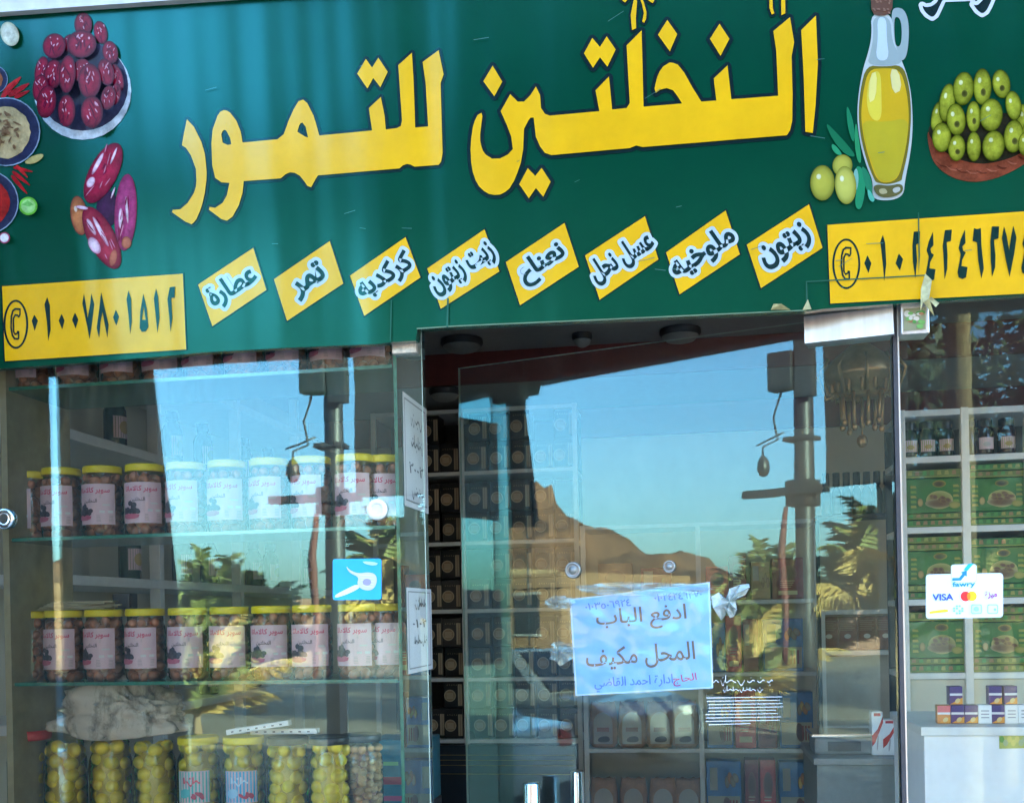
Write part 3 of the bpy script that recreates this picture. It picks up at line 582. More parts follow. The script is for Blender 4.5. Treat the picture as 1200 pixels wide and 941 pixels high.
ink.poly(smooth_loop(sp(Z, [(68, 640), (130, 600), (330, 560), (600, 580), (660, 640), (560, 765), (440, 812), (330, 828), (200, 795), (95, 715)]), 2), (.02, .02, .01))
for q in range(9): ink.poly(smooth_loop(sp(Z, [(95 + q * 52, 760 + 90 * math.sin(.4 + q * .32)), (150 + q * 52, 790 + 85 * math.sin(.6 + q * .3)), (210 + q * 48, 780 + 70 * math.sin(.8 + q * .28)), (150 + q * 50, 800 + 84 * math.sin(.6 + q * .3))]), 1), (.34, .1, .05) if q % 2 else (.12, .025, .012))
for cx, cy, rx, ry, a in [(120, 590, 30, 78, 10), (560, 600, 42, 75, -10), (440, 425, 45, 72, -8), (345, 440, 46, 92, 0), (168, 520, 40, 96, 8), (250, 450, 52, 84, 5), (500, 535, 40, 74, -8), (300, 590, 36, 78, 0), (388, 582, 58, 82, 3), (212, 605, 48, 80, -5), (590, 680, 48, 84, 0), (140, 695, 48, 74, 0), (500, 690, 50, 82, 5), (215, 748, 43, 66, 5), (300, 742, 36, 74, 0), (398, 738, 56, 76, 8), (560, 730, 40, 60, 0)]:
    zo(ink, Z, cx, cy, rx, ry, a, (.36, .38, .03), (.04, .06, .0), (.7, .72, .35))
    if random.random() < .45: zo(ink, Z, cx + rx * .1, cy + ry * .3, rx * .3, ry * .22, 0, (.06, .06, .01), (.2, .2, .03))
ink.build('olive_bowl_picture', PICT, sign)
lg = sp(Z, [[(45, 30), (62, 40), (95, 35), (125, 10), (130, -25), (160, -25), (290, -25), (300, -10), (150, -4), (130, 40), (112, 78), (95, 90), (70, 75), (52, 52)], [(300, 25), (320, 32), (345, 8), (365, -10), (398, -10), (380, 32), (365, 60), (345, 72), (322, 56)]])
ink = Ink(S, .0012)
for l in dilate(segs_of(lg), 4.2, 1.0): ink.poly(l, (.72, .72, .72))
for l in lg: ink.poly(smooth_loop(l, 1), (.008, .008, .01))
ink.build('logo_lettering', PRINT, sign)
# seams, tears and pale scuffs of the vinyl
ink = Ink(S, .0044)
for l in ([(1075, 250), (1076.5, 250), (1077.5, 300), (1076, 322)], [(945, 330), (1085, 322.5), (1085, 324), (945, 331.5)], [(524.5, 350), (526.5, 350), (526, 384), (523.5, 384)], [(458.6, 352), (460, 352), (459, 400), (457.5, 400)], [(944, 330), (945.4, 330), (947, 364), (944, 364)]): ink.poly(l, (.03, .1, .06)); ink.build('seam', PRINT, sign); ink = Ink(S, .0044)
ink.poly([(489, 386.5), (489, 384.8), (540, 381.6), (700, 374.6), (945, 363.4), (945, 364.8), (700, 376), (540, 383)], (.22, .28, .16)); ink.build('folded_edge', PRINT, sign); ink = Ink(S, .0044)
for _ in range(26):
    x, y = random.uniform(240, 1150), random.uniform(20, 350); a = random.uniform(-.6, .2); L = random.uniform(3, 22)
    ink.poly([(x, y), (x + L * math.cos(a), y + L * math.sin(a)), (x + L * math.cos(a) - .3, y + L * math.sin(a) + .8), (x, y + .7)], (.09, .2, .15))
tag(ink.build('scuffs', PRINT, sign), kind='stuff')
for pts, d in (([(1083, 322), (1090, 330), (1086, 352), (1094, 372), (1080, 356), (1076, 366), (1078, 340)], .012), ([(903, 364), (906, 357.5), (915, 358), (926, 364)], .008), ([(1090, 349), (1099, 357), (1094, 362), (1087, 352)], .01), ([(940, 364), (946, 352), (950, 364)], .006)):
    f = [S(x, y, .006 + d * (.3 + (i % 3) * .5)) for i, (x, y) in enumerate(pts)]; b = MB(); b.prism(f, [p - SN * .0012 for p in f])
    o = b.build('torn_vinyl', mat('torn_vinyl', (.34, .3, .12), .5, var=.5, scale=60), sign); o.data.transform(INW)
# fascia frame above the sign
ff = empty('fascia_frame', S(200, -10, -.05), 'pale metal fascia frame with a black slot along the top of the green sign', 'frame'); I2 = world(ff).inverted()
b = MB()
def strip(x0, y0a, y0b, x1, y1a, y1b, o0, o1, m=0, bb=b): bb.prism([S(x0, y0a, o0), S(x0, y0b, o0), S(x1, y1b, o0), S(x1, y1a, o0)], [S(x0, y0a, o1), S(x0, y0b, o1), S(x1, y1b, o1), S(x1, y1a, o1)], m)
strip(-320, 26, 42, 1850, -125, -108, .012, -.03); strip(-320, -43, 19.5, 1850, -189, -131, .02, -.03); strip(-320, 39.6, 42, 1850, -110.5, -108, .02, .0121)
o = b.build('rail', mat('frame_beige', (.5, .45, .4), .5), ff); o.data.transform(I2)
b = MB(); strip(-320, 19, 26.5, 1850, -132, -124, -.005, -.028, bb=b); o = b.build('slot', M['dark_steel'], ff); o.data.transform(I2)

# ------------------------------------------------------------------ glass front
def quad_pane(name, fn, q, th, mats, parent, into):
    b = MB(); f = [fn(x, y, 0) for x, y in q]; k = [p + into * th for p in f]
    b.prism(f, k, 0, 2, 1); o = b.build(name, mats, parent); o.data.transform(world(parent).inverted()); return fix_normals(o)
INY = Vector((0, 1, 0))
def zrect(px0, px1, z0, z1, Y=0.0):
    x0, x1 = P(px0, 600, Y).x, P(px1, 600, Y).x; return x0, x1
win = empty('display_window', (P(240, 700, 0).x, 0, .3), 'fixed glass pane in front of the shelves of olive jars', 'window')
x0, x1 = -2.19, P(498, 640, 0).x
b = MB(); b.prism([(x0, 0, .25), (x1, 0, .25), (x1, 0, 2.5), (x0, 0, 2.5)], [(x0, .008, .25), (x1, .008, .25), (x1, .008, 2.5), (x0, .008, 2.5)], 0, 2, 1)
o = b.build('pane', [GL_FRONT, GL_BACK, M['pale_edge']], win); o.data.transform(world(win).inverted())
def lin(p): return Matrix.Translation(p)
AX = Matrix.Rotation(R(90), 3, 'X')                     # z axis -> -y
def disc(parent, c, r, name='glass_clamp', axis=AX, mt=None):
    b = MB(); b.lathe([(r, -.012), (r, .004), (r * .9, .007), (r * .55, .0075), (r * .5, .005)], 24, 0, None, c, axis=axis)
    o = b.build(name, mt or M['steel'], parent); o.data.transform(world(parent).inverted()); return fix_normals(o)
disc(win, P(442, 597, -.002), .023, mt=M['white_alu']); disc(win, P(6, 608, -.002), .024)
b = MB(); a_, c_ = P(460, 401, -.012), P(489, 414, -.012); b.rbox((a_.x, -.02, c_.z), (c_.x, .02, a_.z + .03), .003)
o = b.build('corner_clamp', mat('worn_steel', (.6, .55, .47), .4, metal=.6, var=.35, scale=70), win); o.data.transform(world(win).inverted())
# the second fixed pane beside the hinge
win2 = empty('side_window', (P(1130, 700, 0).x, 0, .3), 'fixed glass pane with a card payment sticker beside the door hinge', 'window')
x0, x1 = P(1058, 640, 0).x, 2.69
b = MB(); b.prism([(x0, 0, .25), (x1, 0, .25), (x1, 0, 2.5), (x0, 0, 2.5)], [(x0, .008, .25), (x1, .008, .25), (x1, .008, 2.5), (x0, .008, 2.5)], 0, 2, 1)
GL_SIDE = glass_mat('side_glass', .028, warp=.03, dirt=.016)
o = b.build('pane', [GL_SIDE, GL_BACK, M['pale_edge']], win2); o.data.transform(world(win2).inverted())
ja = MB(); ja.box((P(1051, 640, 0).x, -.004, 0), (P(1056, 640, 0).x, .03, 2.4)); o = ja.build('jamb', M['dark_steel'], win2); o.data.transform(world(win2).inverted())
ja = MB(); ja.box((P(1056.2, 640, 0).x, -.003, 0), (P(1058, 640, 0).x, .02, 2.4)); o = ja.build('edge_strip', M['alu'], win2); o.data.transform(world(win2).inverted())
b = MB(); a_, c_ = P(1055, 357, -.03), P(1089, 391, -.03); b.rbox((a_.x, -.035, c_.z), (c_.x, .02, a_.z + .02), .003)
o = b.build('corner_clamp', M['alu'], win2); o.data.transform(world(win2).inverted())
ink = Ink(lambda x, y, o: P(x, y, -.0355 - o)); ink.poly([(1059, 362), (1085, 360), (1085, 386), (1059, 388)], (.2, .2, .1))
for _ in range(16): ink.oval(random.uniform(1062, 1082), random.uniform(365, 384), random.uniform(2, 4.5), random.uniform(1.5, 4), 0, random.choice([(.05, .22, .03), (.12, .3, .06), (.5, .45, .35), (.3, .12, .05)]), n=10)
ink.build('clamp_sticker', CARD, win2)
# door leaf, ajar into the shop
door = empty('glass_door', (HINGE.x, .01, .02), 'frameless glass door pushed ajar with a taped blue notice', 'door'); ID = world(door).inverted()
dl, dr = D(541, 640, 0), D(1049.5, 640, 0); zt = (D(541, 431, 0).z + D(1040, 364, 0).z) / 2
b = MB(); f = [Vector((dl.x, dl.y, .03)), Vector((dr.x, dr.y, .03)), Vector((dr.x, dr.y, zt)), Vector((dl.x, dl.y, zt))]; b.prism(f, [p - DN * .01 for p in f], 0, 2, 1)
o = b.build('pane', [GL_DOOR, GL_BACK, M['pale_edge']], door); o.data.transform(ID); fix_normals(o)
b = MB(); f = [D(x, y, .02) for x, y in ((944, 374), (1047.5, 362), (1049, 394), (945, 405))]; b.prism(f, [p - DN * .05 for p in f]); o = b.build('hinge_housing', M['alu'], door); o.data.transform(ID); fix_normals(o)
DAX = Matrix((DX, Vector((0, 0, 1)).cross(DX) * 0 + Vector((0, 0, 1)), DN)).transposed()
for px, py, r in ((672, 668, .019), (785, 664, .014)):
    b = MB(); c = D(px, py, 0); b.lathe([(r, .001), (r, .006), (r * .78, .008), (r * .74, .004), (r * .45, .004), (r * .42, .009), (.0, .0095)], 28, 0, None, c, axis=DAX); o = b.build('door_stud', mat('dull_alu', (.3, .3, .27), .35, metal=.6), door); o.data.transform(ID); fix_normals(o)
for px, py, off, nm in ((634, 912, .055, 0), (666, 906, -.055, 0)):
    c = D(px, py, off); r = .0195 if off > 0 else .0165
    b = MB().lathe([(0, 0), (r * .85, 0), (r, -.004), (r, -.6), (r * .85, -.604), (0, -.604)], 28, 0, None, c)
    for dz in (-.1, -.5): b.tube([c + Vector((0, 0, dz)), c + Vector((0, 0, dz)) - DN * (off - (.011 if off < 0 else 0) * -1)], .009, 10)
    o = b.build('door_handle', M['steel'], door); o.data.transform(ID)
# lettering stuck on the door: opening hours
ink = Ink(D, .0012)
for i in range(9):
    y0 = 817 + i * 3.9; xl = 826 + random.uniform(0, 5); xr = 919 - random.uniform(0, 14) if i != 8 else 880
    ink.poly([(xl, y0), (xr, y0 - 1.2), (xr, y0 + .6 - 1.2), (xl, y0 + .9)], (.75, .77, .8))
scribble(ink, 836, 798, 70, 10, (.8, .82, .85), 3, .9); scribble(ink, 848, 808, 46, 6, (.8, .82, .85), 5, .7)
ink.build('hours_lettering', CARD, door)
# the taped notice
nq = [(668, 702), (832, 682), (836, 806), (675, 815)]
note = empty('paper_notice', D(750, 760, .002), 'pale blue paper notice in plastic taped to the glass door', 'notice'); IN_ = world(note).inverted()
ink = Ink(D, .0022)
def lerpq(q, u, v): 
    a = [q[0][i] * (1 - u) + q[1][i] * u for i in (0, 1)]; c = [q[3][i] * (1 - u) + q[2][i] * u for i in (0, 1)]; return (a[0] * (1 - v) + c[0] * v, a[1] * (1 - v) + c[1] * v)
ink.poly(nq, (.4, .56, .74)); ink.poly([lerpq(nq, *p) for p in ((.012, .015), (.988, .015), (.988, .985), (.012, .985))], (.15, .36, .68))
ink.build('sheet', CARD, note); k2 = Ink(D, .003)
BRN = (.07, .045, .04); BLU = (.02, .12, .42)
for t, cx, cy, wd, h, c, ang, ar in (('ادفع الباب', 752, 724, 106, 27, BRN, -4, 1), ('المحل مكيف', 751, 769, 128, 28, BRN, -4, 1), ('ادارة احمد القاضي', 743, 800, 92, 17, BLU, -3, 1), ('٠١٠٣٥٠٦٩٢٤', 713, 708, 54, 9, BLU, -6, 0), ('٠١٠٢٤٢٤٦٢٧٠', 795, 698, 56, 9, BLU, -5, 0), ('الحاج', 803, 796, 28, 13, (.35, .02, .09), -8, 1)):
    vs, fs, _ = text_at(t, cx, cy, wd, ang, height=h, bold=.012, arabic=bool(ar)); k2.tris(vs, fs, c); k2.build('lettering', CARD, note); k2 = Ink(D, .003)
def film(name, fn, cx, cy, rx, ry, off, h, mt, parent, n=26, jag=.35, seed=1):
    rs = random.Random(seed); vs = [fn(cx, cy, off + h)]; fs = []
    for j in (1, 2, 3):
        for k in range(n):
            a = 2 * math.pi * k / n; q = j / 3 * (1 + rs.uniform(-jag, jag) * (1 if j == 3 else .4))
            vs.append(fn(cx + rx * q * math.cos(a), cy + ry * q * math.sin(a), off + h * rs.random()))
    for k in range(n):
        fs.append((0, 1 + (k + 1) % n, 1 + k))
        for j in (0, 1): fs.append((1 + j * n + k, 1 + j * n + (k + 1) % n, 1 + (j + 1) * n + (k + 1) % n, 1 + (j + 1) * n + k))
    o = MB().add(vs, fs).build(name, mt, parent); o.data.transform(world(parent).inverted()) if parent else None; return o
rs_ = random.Random(5); nu, nv = 22, 15
vs = [D(*lerpq(nq, -.01 + 1.02 * i / nu, -.015 + 1.03 * j / nv), .0036 + .0045 * rs_.random() ** 2) for j in range(nv + 1) for i in range(nu + 1)]
o = MB().add(vs, [(j * (nu + 1) + i, j * (nu + 1) + i + 1, (j + 1) * (nu + 1) + i + 1, (j + 1) * (nu + 1) + i) for j in range(nv) for i in range(nu)], 0, None, True).build('plastic_sleeve', glass_mat('sleeve_film', .045, rough=.1, dirt=.015, warp=.5), note); o.data.transform(world(note).inverted())
film('tape', D, 656, 706, 17, 8, .003, .0025, TAPE, note, seed=3, jag=.15); film('tape', D, 659, 765, 15, 13, .003, .0025, TAPE, note, seed=4, jag=.15); crum = [(834, 699), (838, 712), (846, 727), (851, 720), (850, 711), (856, 724), (861, 722), (866, 714), (862, 703), (874, 697), (881, 688), (878, 684), (868, 685), (857, 690), (851, 702), (843, 694)]
vs = [D(857, 705, .016)] + [D(x, y, .004 + .014 * (k % 3 == 1)) for k, (x, y) in enumerate(crum)] + [D(857 + (x - 857) * .5, 705 + (y - 705) * .5, .006 + .02 * (k % 2)) for k, (x, y) in enumerate(crum)]
n = len(crum); fs = [(0, 1 + n + k, 1 + n + (k + 1) % n) for k in range(n)] + [(1 + n + k, 1 + k, 1 + (k + 1) % n, 1 + n + (k + 1) % n) for k in range(n)]
o = MB().add(vs, fs).build('crumpled_tape', mat('crumpled_tape', (.45, .5, .46), .25, var=.4, scale=40), note); o.data.transform(world(note).inverted())
film('tape', D, 752, 690, 80, 8, .0036, .003, TAPE, note, jag=.1, seed=6)
# stickers
def rrect(x0, y0, x1, y1, r, sk=0):
    out = []
    for cx, cy, a0 in ((x1 - r, y0 + r, -90), (x1 - r, y1 - r, 0), (x0 + r, y1 - r, 90), (x0 + r, y0 + r, 180)):
        for k in range(5): a = R(a0 + k * 22.5); out.append((cx + r * math.cos(a), cy + r * math.sin(a) + sk * (cx - x0)))
    return out
st = empty('blue_sticker', G(418, 680, .002), 'bright blue square sticker with a white hand on the display window', 'sticker')
ink = Ink(G, .0015); ink.poly(rrect(390, 655, 447, 703, 3, -.012), (.0, .36, .78)); ink.build('card', CARD, st); k2 = Ink(G, .0024)
k2.poly(smooth_loop([(392, 697), (406, 690), (418, 684), (423, 688), (410, 695), (393, 701)], 2), (.62, .72, .85)); k2.poly(smooth_loop([(405, 662), (410, 668), (420, 672), (432, 670), (441, 673), (442, 683), (436, 692), (424, 691), (418, 684), (421, 676), (409, 671)], 2), (.5, .52, .68))
for a in range(5): k2.poly(smooth_loop([(421 + a, 673 + a * 3), (438, 674 + a * 3.4), (438, 675 + a * 3.4), (421 + a, 674.2 + a * 3)], 1), (.68, .68, .8))
k2.oval(430, 682, 5, 4, 0, (.28, .26, .4)); k2.poly(smooth_loop([(424, 657), (444, 659), (440, 663), (428, 661)], 1), (.35, .6, .85)); k2.build('hand_picture', CARD, st)
pay = empty('payment_sticker', G(1130, 695, .002), 'white rounded card payment sticker on the window beside the hinge', 'sticker')
ink = Ink(G, .0015); ink.poly(rrect(1085, 673, 1175.5, 725, 4, -.02), (.55, .72, .82)); ink.poly(rrect(1085.8, 673.8, 1174.7, 724.2, 4, -.02), (.66, .78, .84)); ink.poly(rrect(1114.5, 661.5, 1144.5, 683, 3, -.02), (.5, .72, .85)); ink.poly(rrect(1115.3, 662.3, 1143.7, 682, 3, -.02), (.68, .8, .86)); ink.build('card', CARD, pay)
k2 = Ink(G, .0026)
k2.poly([(1116, 677), (1124, 677), (1128, 672), (1126, 670.5), (1133, 668), (1133, 675.5), (1131, 674), (1126, 680), (1116, 680.5)], (.0, .2, .5)); k2.poly([(1129, 668), (1135, 660.5), (1141, 660), (1134, 668.5)], (.0, .4, .72))
for t, cx, cy, wd, h, c in (('fawry', 1129.5, 685, 27, 7.5, (.0, .25, .5)), ('VISA', 1105, 699.5, 25, 8, (.02, .06, .4))):
    vs, fs, _ = text_at(t, cx, cy, wd, -1.5, height=h, bold=.03, arabic=False); k2.tris(vs, fs, c)
k2.oval(1131.5, 698.5, 5.8, 5.8, 0, (.8, .02, .02)); k2.oval(1139, 698.3, 5.8, 5.8, 0, (.9, .45, .01)); k2.oval(1135.3, 698.4, 2, 4.3, 0, (.85, .22, .01))
vs, fs, _ = text_at('ميزة', 1161.5, 697, 14, -1.5, height=9, bold=.04); k2.tris(vs, fs, (.35, .03, .3))
k2.poly([(1089, 716.5), (1111, 713.5), (1111, 716.8), (1089, 719)], (.75, .6, .02)); k2.poly([(1091, 715.2), (1108, 713), (1108, 713.8), (1091, 716)], (.8, .7, .2))
for i in range(16): k2.poly([(1117 + (i % 4) * 3.2, 709 + (i // 4) * 2.8), (1119.3 + (i % 4) * 3.2, 709 + (i // 4) * 2.8), (1119.3 + (i % 4) * 3.2, 711 + (i // 4) * 2.8), (1117 + (i % 4) * 3.2, 711 + (i // 4) * 2.8)], (.15, .45, .75)) if (i * 7) % 3 else None
for x0 in (1138, 1157): k2.poly([rrect(x0, 708, x0 + 12.5, 719, 2), rrect(x0 + 1, 709, x0 + 11.5, 718, 1.5)[::-1]], (.2, .45, .75))
k2.oval(1144, 713.5, 3, 3, 0, (.25, .5, .8)); k2.oval(1166, 714, 1.5, 1.5, 0, (.2, .45, .75)); k2.build('lettering', CARD, pay)

# ------------------------------------------------------------------ display shelves behind the window
XL, XR = P(15, 640, .02).x, P(464, 640, .02).x
SZ = [P(300, 437, .02).z, P(300, 621, .02).z, P(300, 797, .02).z, P(300, 972, .02).z]
cab = empty('display_rack', ((XL + XR) / 2, .15, 0), 'glass shelf rack full of pickle jars behind the window', 'shelf rack')
for z in SZ:
    b = MB(); f = [(XL, .016, z - .008), (XR, .016, z - .008), (XR, .016, z), (XL, .016, z)]; b.prism(f, [(x, .255, q) for x, y, q in f], 1, 0)
    b.m[2 * 2 + 0] = 1; o = b.build('shelf', [GL_SHELF, M['green_edge']], cab); o.data.transform(world(cab).inverted())
b = MB(); f = [(XR + .004, .012, .1), (XR + .012, .012, .1), (XR + .012, .012, 2.35), (XR + .004, .012, 2.35)]; b.prism(f, [(x, .27, z) for x, y, z in f], 1, 0, 1)
o = b.build('side_panel', [glass_mat('side_panel_glass', .06, tint=(.9, .97, .93), dirt=.05), M['green_edge']], cab); o.data.transform(world(cab).inverted())
b = MB().box((XL - .02, .012, 0), (XL - .004, .27, 2.5)); o = b.build('end_board', mat('beige_board', (.4, .35, .2), .6), cab); o.data.transform(world(cab).inverted())
# papers stuck on the glass side panel, facing the doorway
for k, (py0, py1, y1, lab, lines) in enumerate(((458, 592, .27, 'tall white price list taped to the glass side panel, the higher of two', [0, 0, '٢٠٠٢', 0]), (688, 790, .28, 'white paper with phone numbers on the glass side panel, the lower of two', [0, '٠١٠٢', 0]))):
    pa = empty('price_list', (XR + .013, .16, P(480, (py0 + py1) / 2, .1).z), lab, 'paper'); z1, z0 = P(475, py0, .05).z, P(475, py1, .05).z
    def fx(u, v, o, z0=z0, z1=z1, y1=y1): return Vector((XR + .0125 + o, .05 + u * (y1 - .05), z1 + (z0 - z1) * v))
    ink = Ink(fx, .001); ink.poly([(0, 0), (1, 0), (1, 1), (0, 1)], (.4, .41, .4)); ink.poly([[(.06, .04), (.94, .04), (.94, .95), (.06, .95)], [(.08, .055), (.92, .055), (.92, .935), (.08, .935)]], (.12, .12, .12)); ink.build('sheet', CARD, pa); k2 = Ink(fx, .0016)
    for i, t in enumerate(lines):
        if not t: scribble(k2, .28, .2 + i * .22, .5, .12, (.03, .03, .04), i + k * 7, .018); k2.build('lettering', CARD, pa); k2 = Ink(fx, .0016); continue
        vs, fs, _ = text_at(t, .5, .2 + i * .22, .6, 0, height=.1, bold=.015, arabic=False); k2.tris(vs, fs, (.03, .03, .04)); k2.build('lettering', CARD, pa); k2 = Ink(fx, .0016)

def jar_glass(r, h, neck): return [(r * .9, 0), (r * .985, .006), (r, .016), (r, h * .74), (r * .97, h * .8), (neck, h * .88), (neck, h)]
def lid_prof(r, h): return [(r * .98, 0), (r, .001), (r, h * .8), (r * .96, h), (r * .9, h * .96), (0, h * .93)]
def filling(r, h, er, n, mt, core, seed, stretch=1.0):
    rs = random.Random(seed); b = MB(); b.lathe([(r * .7, .006), (r * .7, h * .93)], 20, 1)
    pts = []; z = er * .95; lay = 0
    while z < h - er * .5:
        for q, sp_ in ((r - er, 1.96), (r - er * 2.9, 2.1)):
            if q < er * .4: continue
            m = max(3, int(2 * math.pi * q / (sp_ * er))); a0 = rs.uniform(0, 6.28)
            for k in range(m):
                a = a0 + 2 * math.pi * (k + rs.uniform(-.14, .14)) / m; qq = q - er * (rs.uniform(0, .12) if q > r - er * 1.5 else rs.uniform(0, .3)); pts.append(Vector((qq * math.cos(a), qq * math.sin(a), z + er * rs.uniform(-.45, .45))))
        z += er * 1.62; lay += 1
    for p in pts:
        k = rs.uniform(.9, 1.06); b.ell(p, (er * k, er * k * .95, er * k * stretch), 0, None, 10, 7, Matrix.Rotation(rs.uniform(0, 3), 3, 'X') @ Matrix.Rotation(rs.uniform(0, 3), 3, 'Y'))
    return b
def jar_label(b_r, z0, z1, ang0, ang1, prints):
    """paper on the jar's wall; prints(ink) draws in units u 0..100 across, v 0..100 down"""
    def fn(u, v, o): a = ang0 + (ang1 - ang0) * u / 100; return Vector(((b_r + o) * math.cos(a), (b_r + o) * math.sin(a), z1 + (z0 - z1) * v / 100))
    ink = Ink(fn, .0008, .00008); n = 18
    vs = [(100 * i / n, v) for i in range(n + 1) for v in (0, 100)]; ink.tris(vs, [(2 * i, 2 * i + 1, 2 * i + 3, 2 * i + 2) for i in range(n)], (.72, .49, .51)); prints(ink); return ink
def kala_print(ink):
    for a, b_ in ((0, 1.5), (98.5, 100)): ink.tris([(100 * i / 10, v) for i in range(11) for v in (a, b_)], [(2 * i, 2 * i + 1, 2 * i + 3, 2 * i + 2) for i in range(10)], (.66, .6, .58))
    vs, fs, _ = text_at('سوبر كالاماتا', 50, 17, 76, 0, height=17, bold=.02); ink.tris(vs, fs, (.62, .02, .1))
    vs, fs, _ = text_at('النخلتين', 44, 43, 34, 0, height=12, bold=.015); ink.tris(vs, fs, (.02, .018, .03))
    for i in range(22): ink.oval(27 + random.uniform(-19, 19) * (1 if i < 12 else .6), 74 - random.uniform(0, 8 if i < 12 else 23), 6.2, 5.4, random.uniform(0, 90), (.07, .055, .08), (.012, .01, .016), n=10)
    ink.poly(smooth_loop([(5, 77), (50, 77), (46, 90), (10, 90)], 1), (.55, .13, .2)); ink.poly([(66, 66), (94, 66), (94, 72), (66, 72)], (.68, .66, .62)); ink.poly([(72, 50), (88, 50), (88, 54), (72, 54)], (.62, .6, .56))
    for i in range(5): ink.poly([(60, 78 + i * 3.6), (94, 78 + i * 3.6), (94, 79.2 + i * 3.6), (60, 79.2 + i * 3.6)], (.36, .3, .28))
    for i in range(4): ink.poly([(10, 28 + i * 2.2), (70, 28 + i * 2.2), (70, 28.7 + i * 2.2), (10, 28.7 + i * 2.2)], (.42, .35, .34))
RJ, HJ = .0465, .153
def make_jar(seed):
    t = empty('olive_jar', (0, 0, 0)); MB().lathe(jar_glass(RJ, HJ, RJ * .88), 32, 0, None, cap=False).build('glass', GL_JAR, t)
    filling(RJ - .002, HJ * .93, .0125, 150, 0, 0, seed, 1.25).build('olives', [M['kalamata'], M['kala_core']], t)
    MB().lathe(lid_prof(RJ * .97, .017), 32, 0, None, (0, 0, HJ - .004)).build('lid', M['yellow_lid'], t)
    jar_label(RJ, .027, .122, R(-152), R(-24), kala_print).build('label', CARD, t); return t
jars = [make_jar(11), make_jar(12)]; first = [True, True]
def put_jar(px, row, dy, label, turn, k, group):
    y = .02 + RJ + dy; x = P(px + random.uniform(-1, 1), [430, 575, 750][row], y).x
    if first[k]: o = jars[k]; first[k] = False
    else: o = copy_tree(jars[k])
    o.location = (x, y, SZ[row] + .0015); o.rotation_euler = (0, 0, turn); tag(o, label, 'jar', group)
    for ch in o.children:
        if ch.name.startswith('olives'): ch.rotation_euler = (0, 0, random.uniform(0, 6.28))
    return o
rows = [([40, 92, 142, 190, 238, 287, 337, 388, 434], 'on the topmost glass shelf'), ([36, 73, 121, 170, 218, 267, 316, 366, 417, 452], 'on the middle glass shelf'), ([37, 76, 123, 171, 220, 269, 318, 367, 419, 454], 'on the shelf above the pickles')]
for r, (xs_, where) in enumerate(rows):
    n = len(xs_)
    for i, px in enumerate(xs_):
        pos = 'at the doorway end' if i == n - 1 else 'at the wall end' if i == 0 else f'{ORD[n - 1 - i]} from the doorway end'
        edge = r > 0 and (i == 0 or i == n - 1)
        put_jar(px, r, .06 if edge else random.uniform(.022, .03), f'brown olive jar {where}, {pos}', R(random.uniform(-15, 13) + (-34 if i == 0 else 0) - (px - 230) * .045), i % 2, 'brown olive jars on the glass shelves')
# big jars of yellow pickles below
RB, HB = .0495, .2
def big_label(c1, name_c):
    def pr(ink):
        ink.tris([(100 * i / 10, v) for i in range(11) for v in (2, 98)], [(2 * i, 2 * i + 1, 2 * i + 3, 2 * i + 2) for i in range(10)], c1)
        scribble(ink, 26, 34, 46, 26, (.7, .03, .08) if name_c else (.6, .75, .85), 4, 5)
        for i in range(7): ink.oval(66 + random.uniform(-16, 16), 76 + random.uniform(-8, 8), 9, 5, random.uniform(0, 90), (.5, .04, .08), (.3, .02, .06), n=10)
        ink.poly(smooth_loop([(8, 60), (40, 52), (44, 80), (14, 88)], 2), (.1, .5, .5) if name_c else (.35, .6, .75))
    return pr
def make_big(seed, lid, lab=None, fill='lime'):
    t = empty('pickle_jar', (0, 0, 0)); MB().lathe(jar_glass(RB, HB, RB * .84), 32, 0, None, cap=False).build('glass', GL_JAR, t)
    if fill == 'lime': filling(RB - .0018, HB * .97, .0172, 150, 0, 0, seed, 1.05).build('pickles', [M['lime'], M['lime_core']], t)
    else: filling(RB - .0018, HB * .95, .0095, 230, 0, 0, seed, 1.2).build('nuts', [M['nut'], M['kala_core']], t)
    if lid: MB().lathe(lid_prof(RB * .95, .017), 32, 0, None, (0, 0, HB - .004)).build('lid', M[lid], t)
    else: MB().lathe([(RB * .84, 0), (RB * .88, .003), (RB * .84, .007)], 32, 0, None, (0, 0, HB - .006), cap=False).build('rim', GL_JAR, t)
    if lab: jar_label(RB, HB - .135, HB - .062, R(-118), R(-28), lab).build('label', CARD, t)
    return t
bigs = [(34, None, None, 'jar of yellow pickles under the red plastic lid, next to the wall end'), (77, None, None, 'unlabelled jar of yellow pickles without lid under the plastic bag, by the red lid'), (130, None, None, 'unlabelled jar of yellow pickles without lid under the middle of the plastic bag'), (181, None, None, 'unlabelled jar of yellow pickles beside the turquoise labelled one'),
    (233, 'yellow_lid', big_label((.06, .42, .36), 1), 'yellow lidded pickle jar with a turquoise label'), (286, 'yellow_lid', big_label((.01, .38, .62), 0), 'yellow lidded pickle jar with a bright blue label'), (338, 'dark_lid', None, 'dark lidded jar of pickles beside the blue labelled one'), (387, 'dark_lid', None, 'dark lidded jar of pickles next to the jar of nuts'), (424, 'dark_lid', 'nut', 'dark lidded jar of brown nuts at the doorway end')]
z3 = P(240, 863, .07).z - HB - .013
SZ3 = z3
for i, (px, lid, lab, desc) in enumerate(bigs):
    t = make_big(30 + i, lid, None if lab == 'nut' else lab, 'nut' if lab == 'nut' else 'lime'); y = .03 + RB + (.05 if i in (0, 8) else 0.005 * (i % 3))
    t.location = (P(px, 900, y).x, y, z3); t.rotation_euler = (0, 0, R(random.uniform(-14, 14))); tag(t, desc, 'jar', 'pickle jars on the low shelf')
b = MB().box((XL, .02, z3 - .03), (XR, .26, z3 - .001)); o = b.build('plinth', M['white_alu'], cab); o.data.transform(world(cab).inverted())
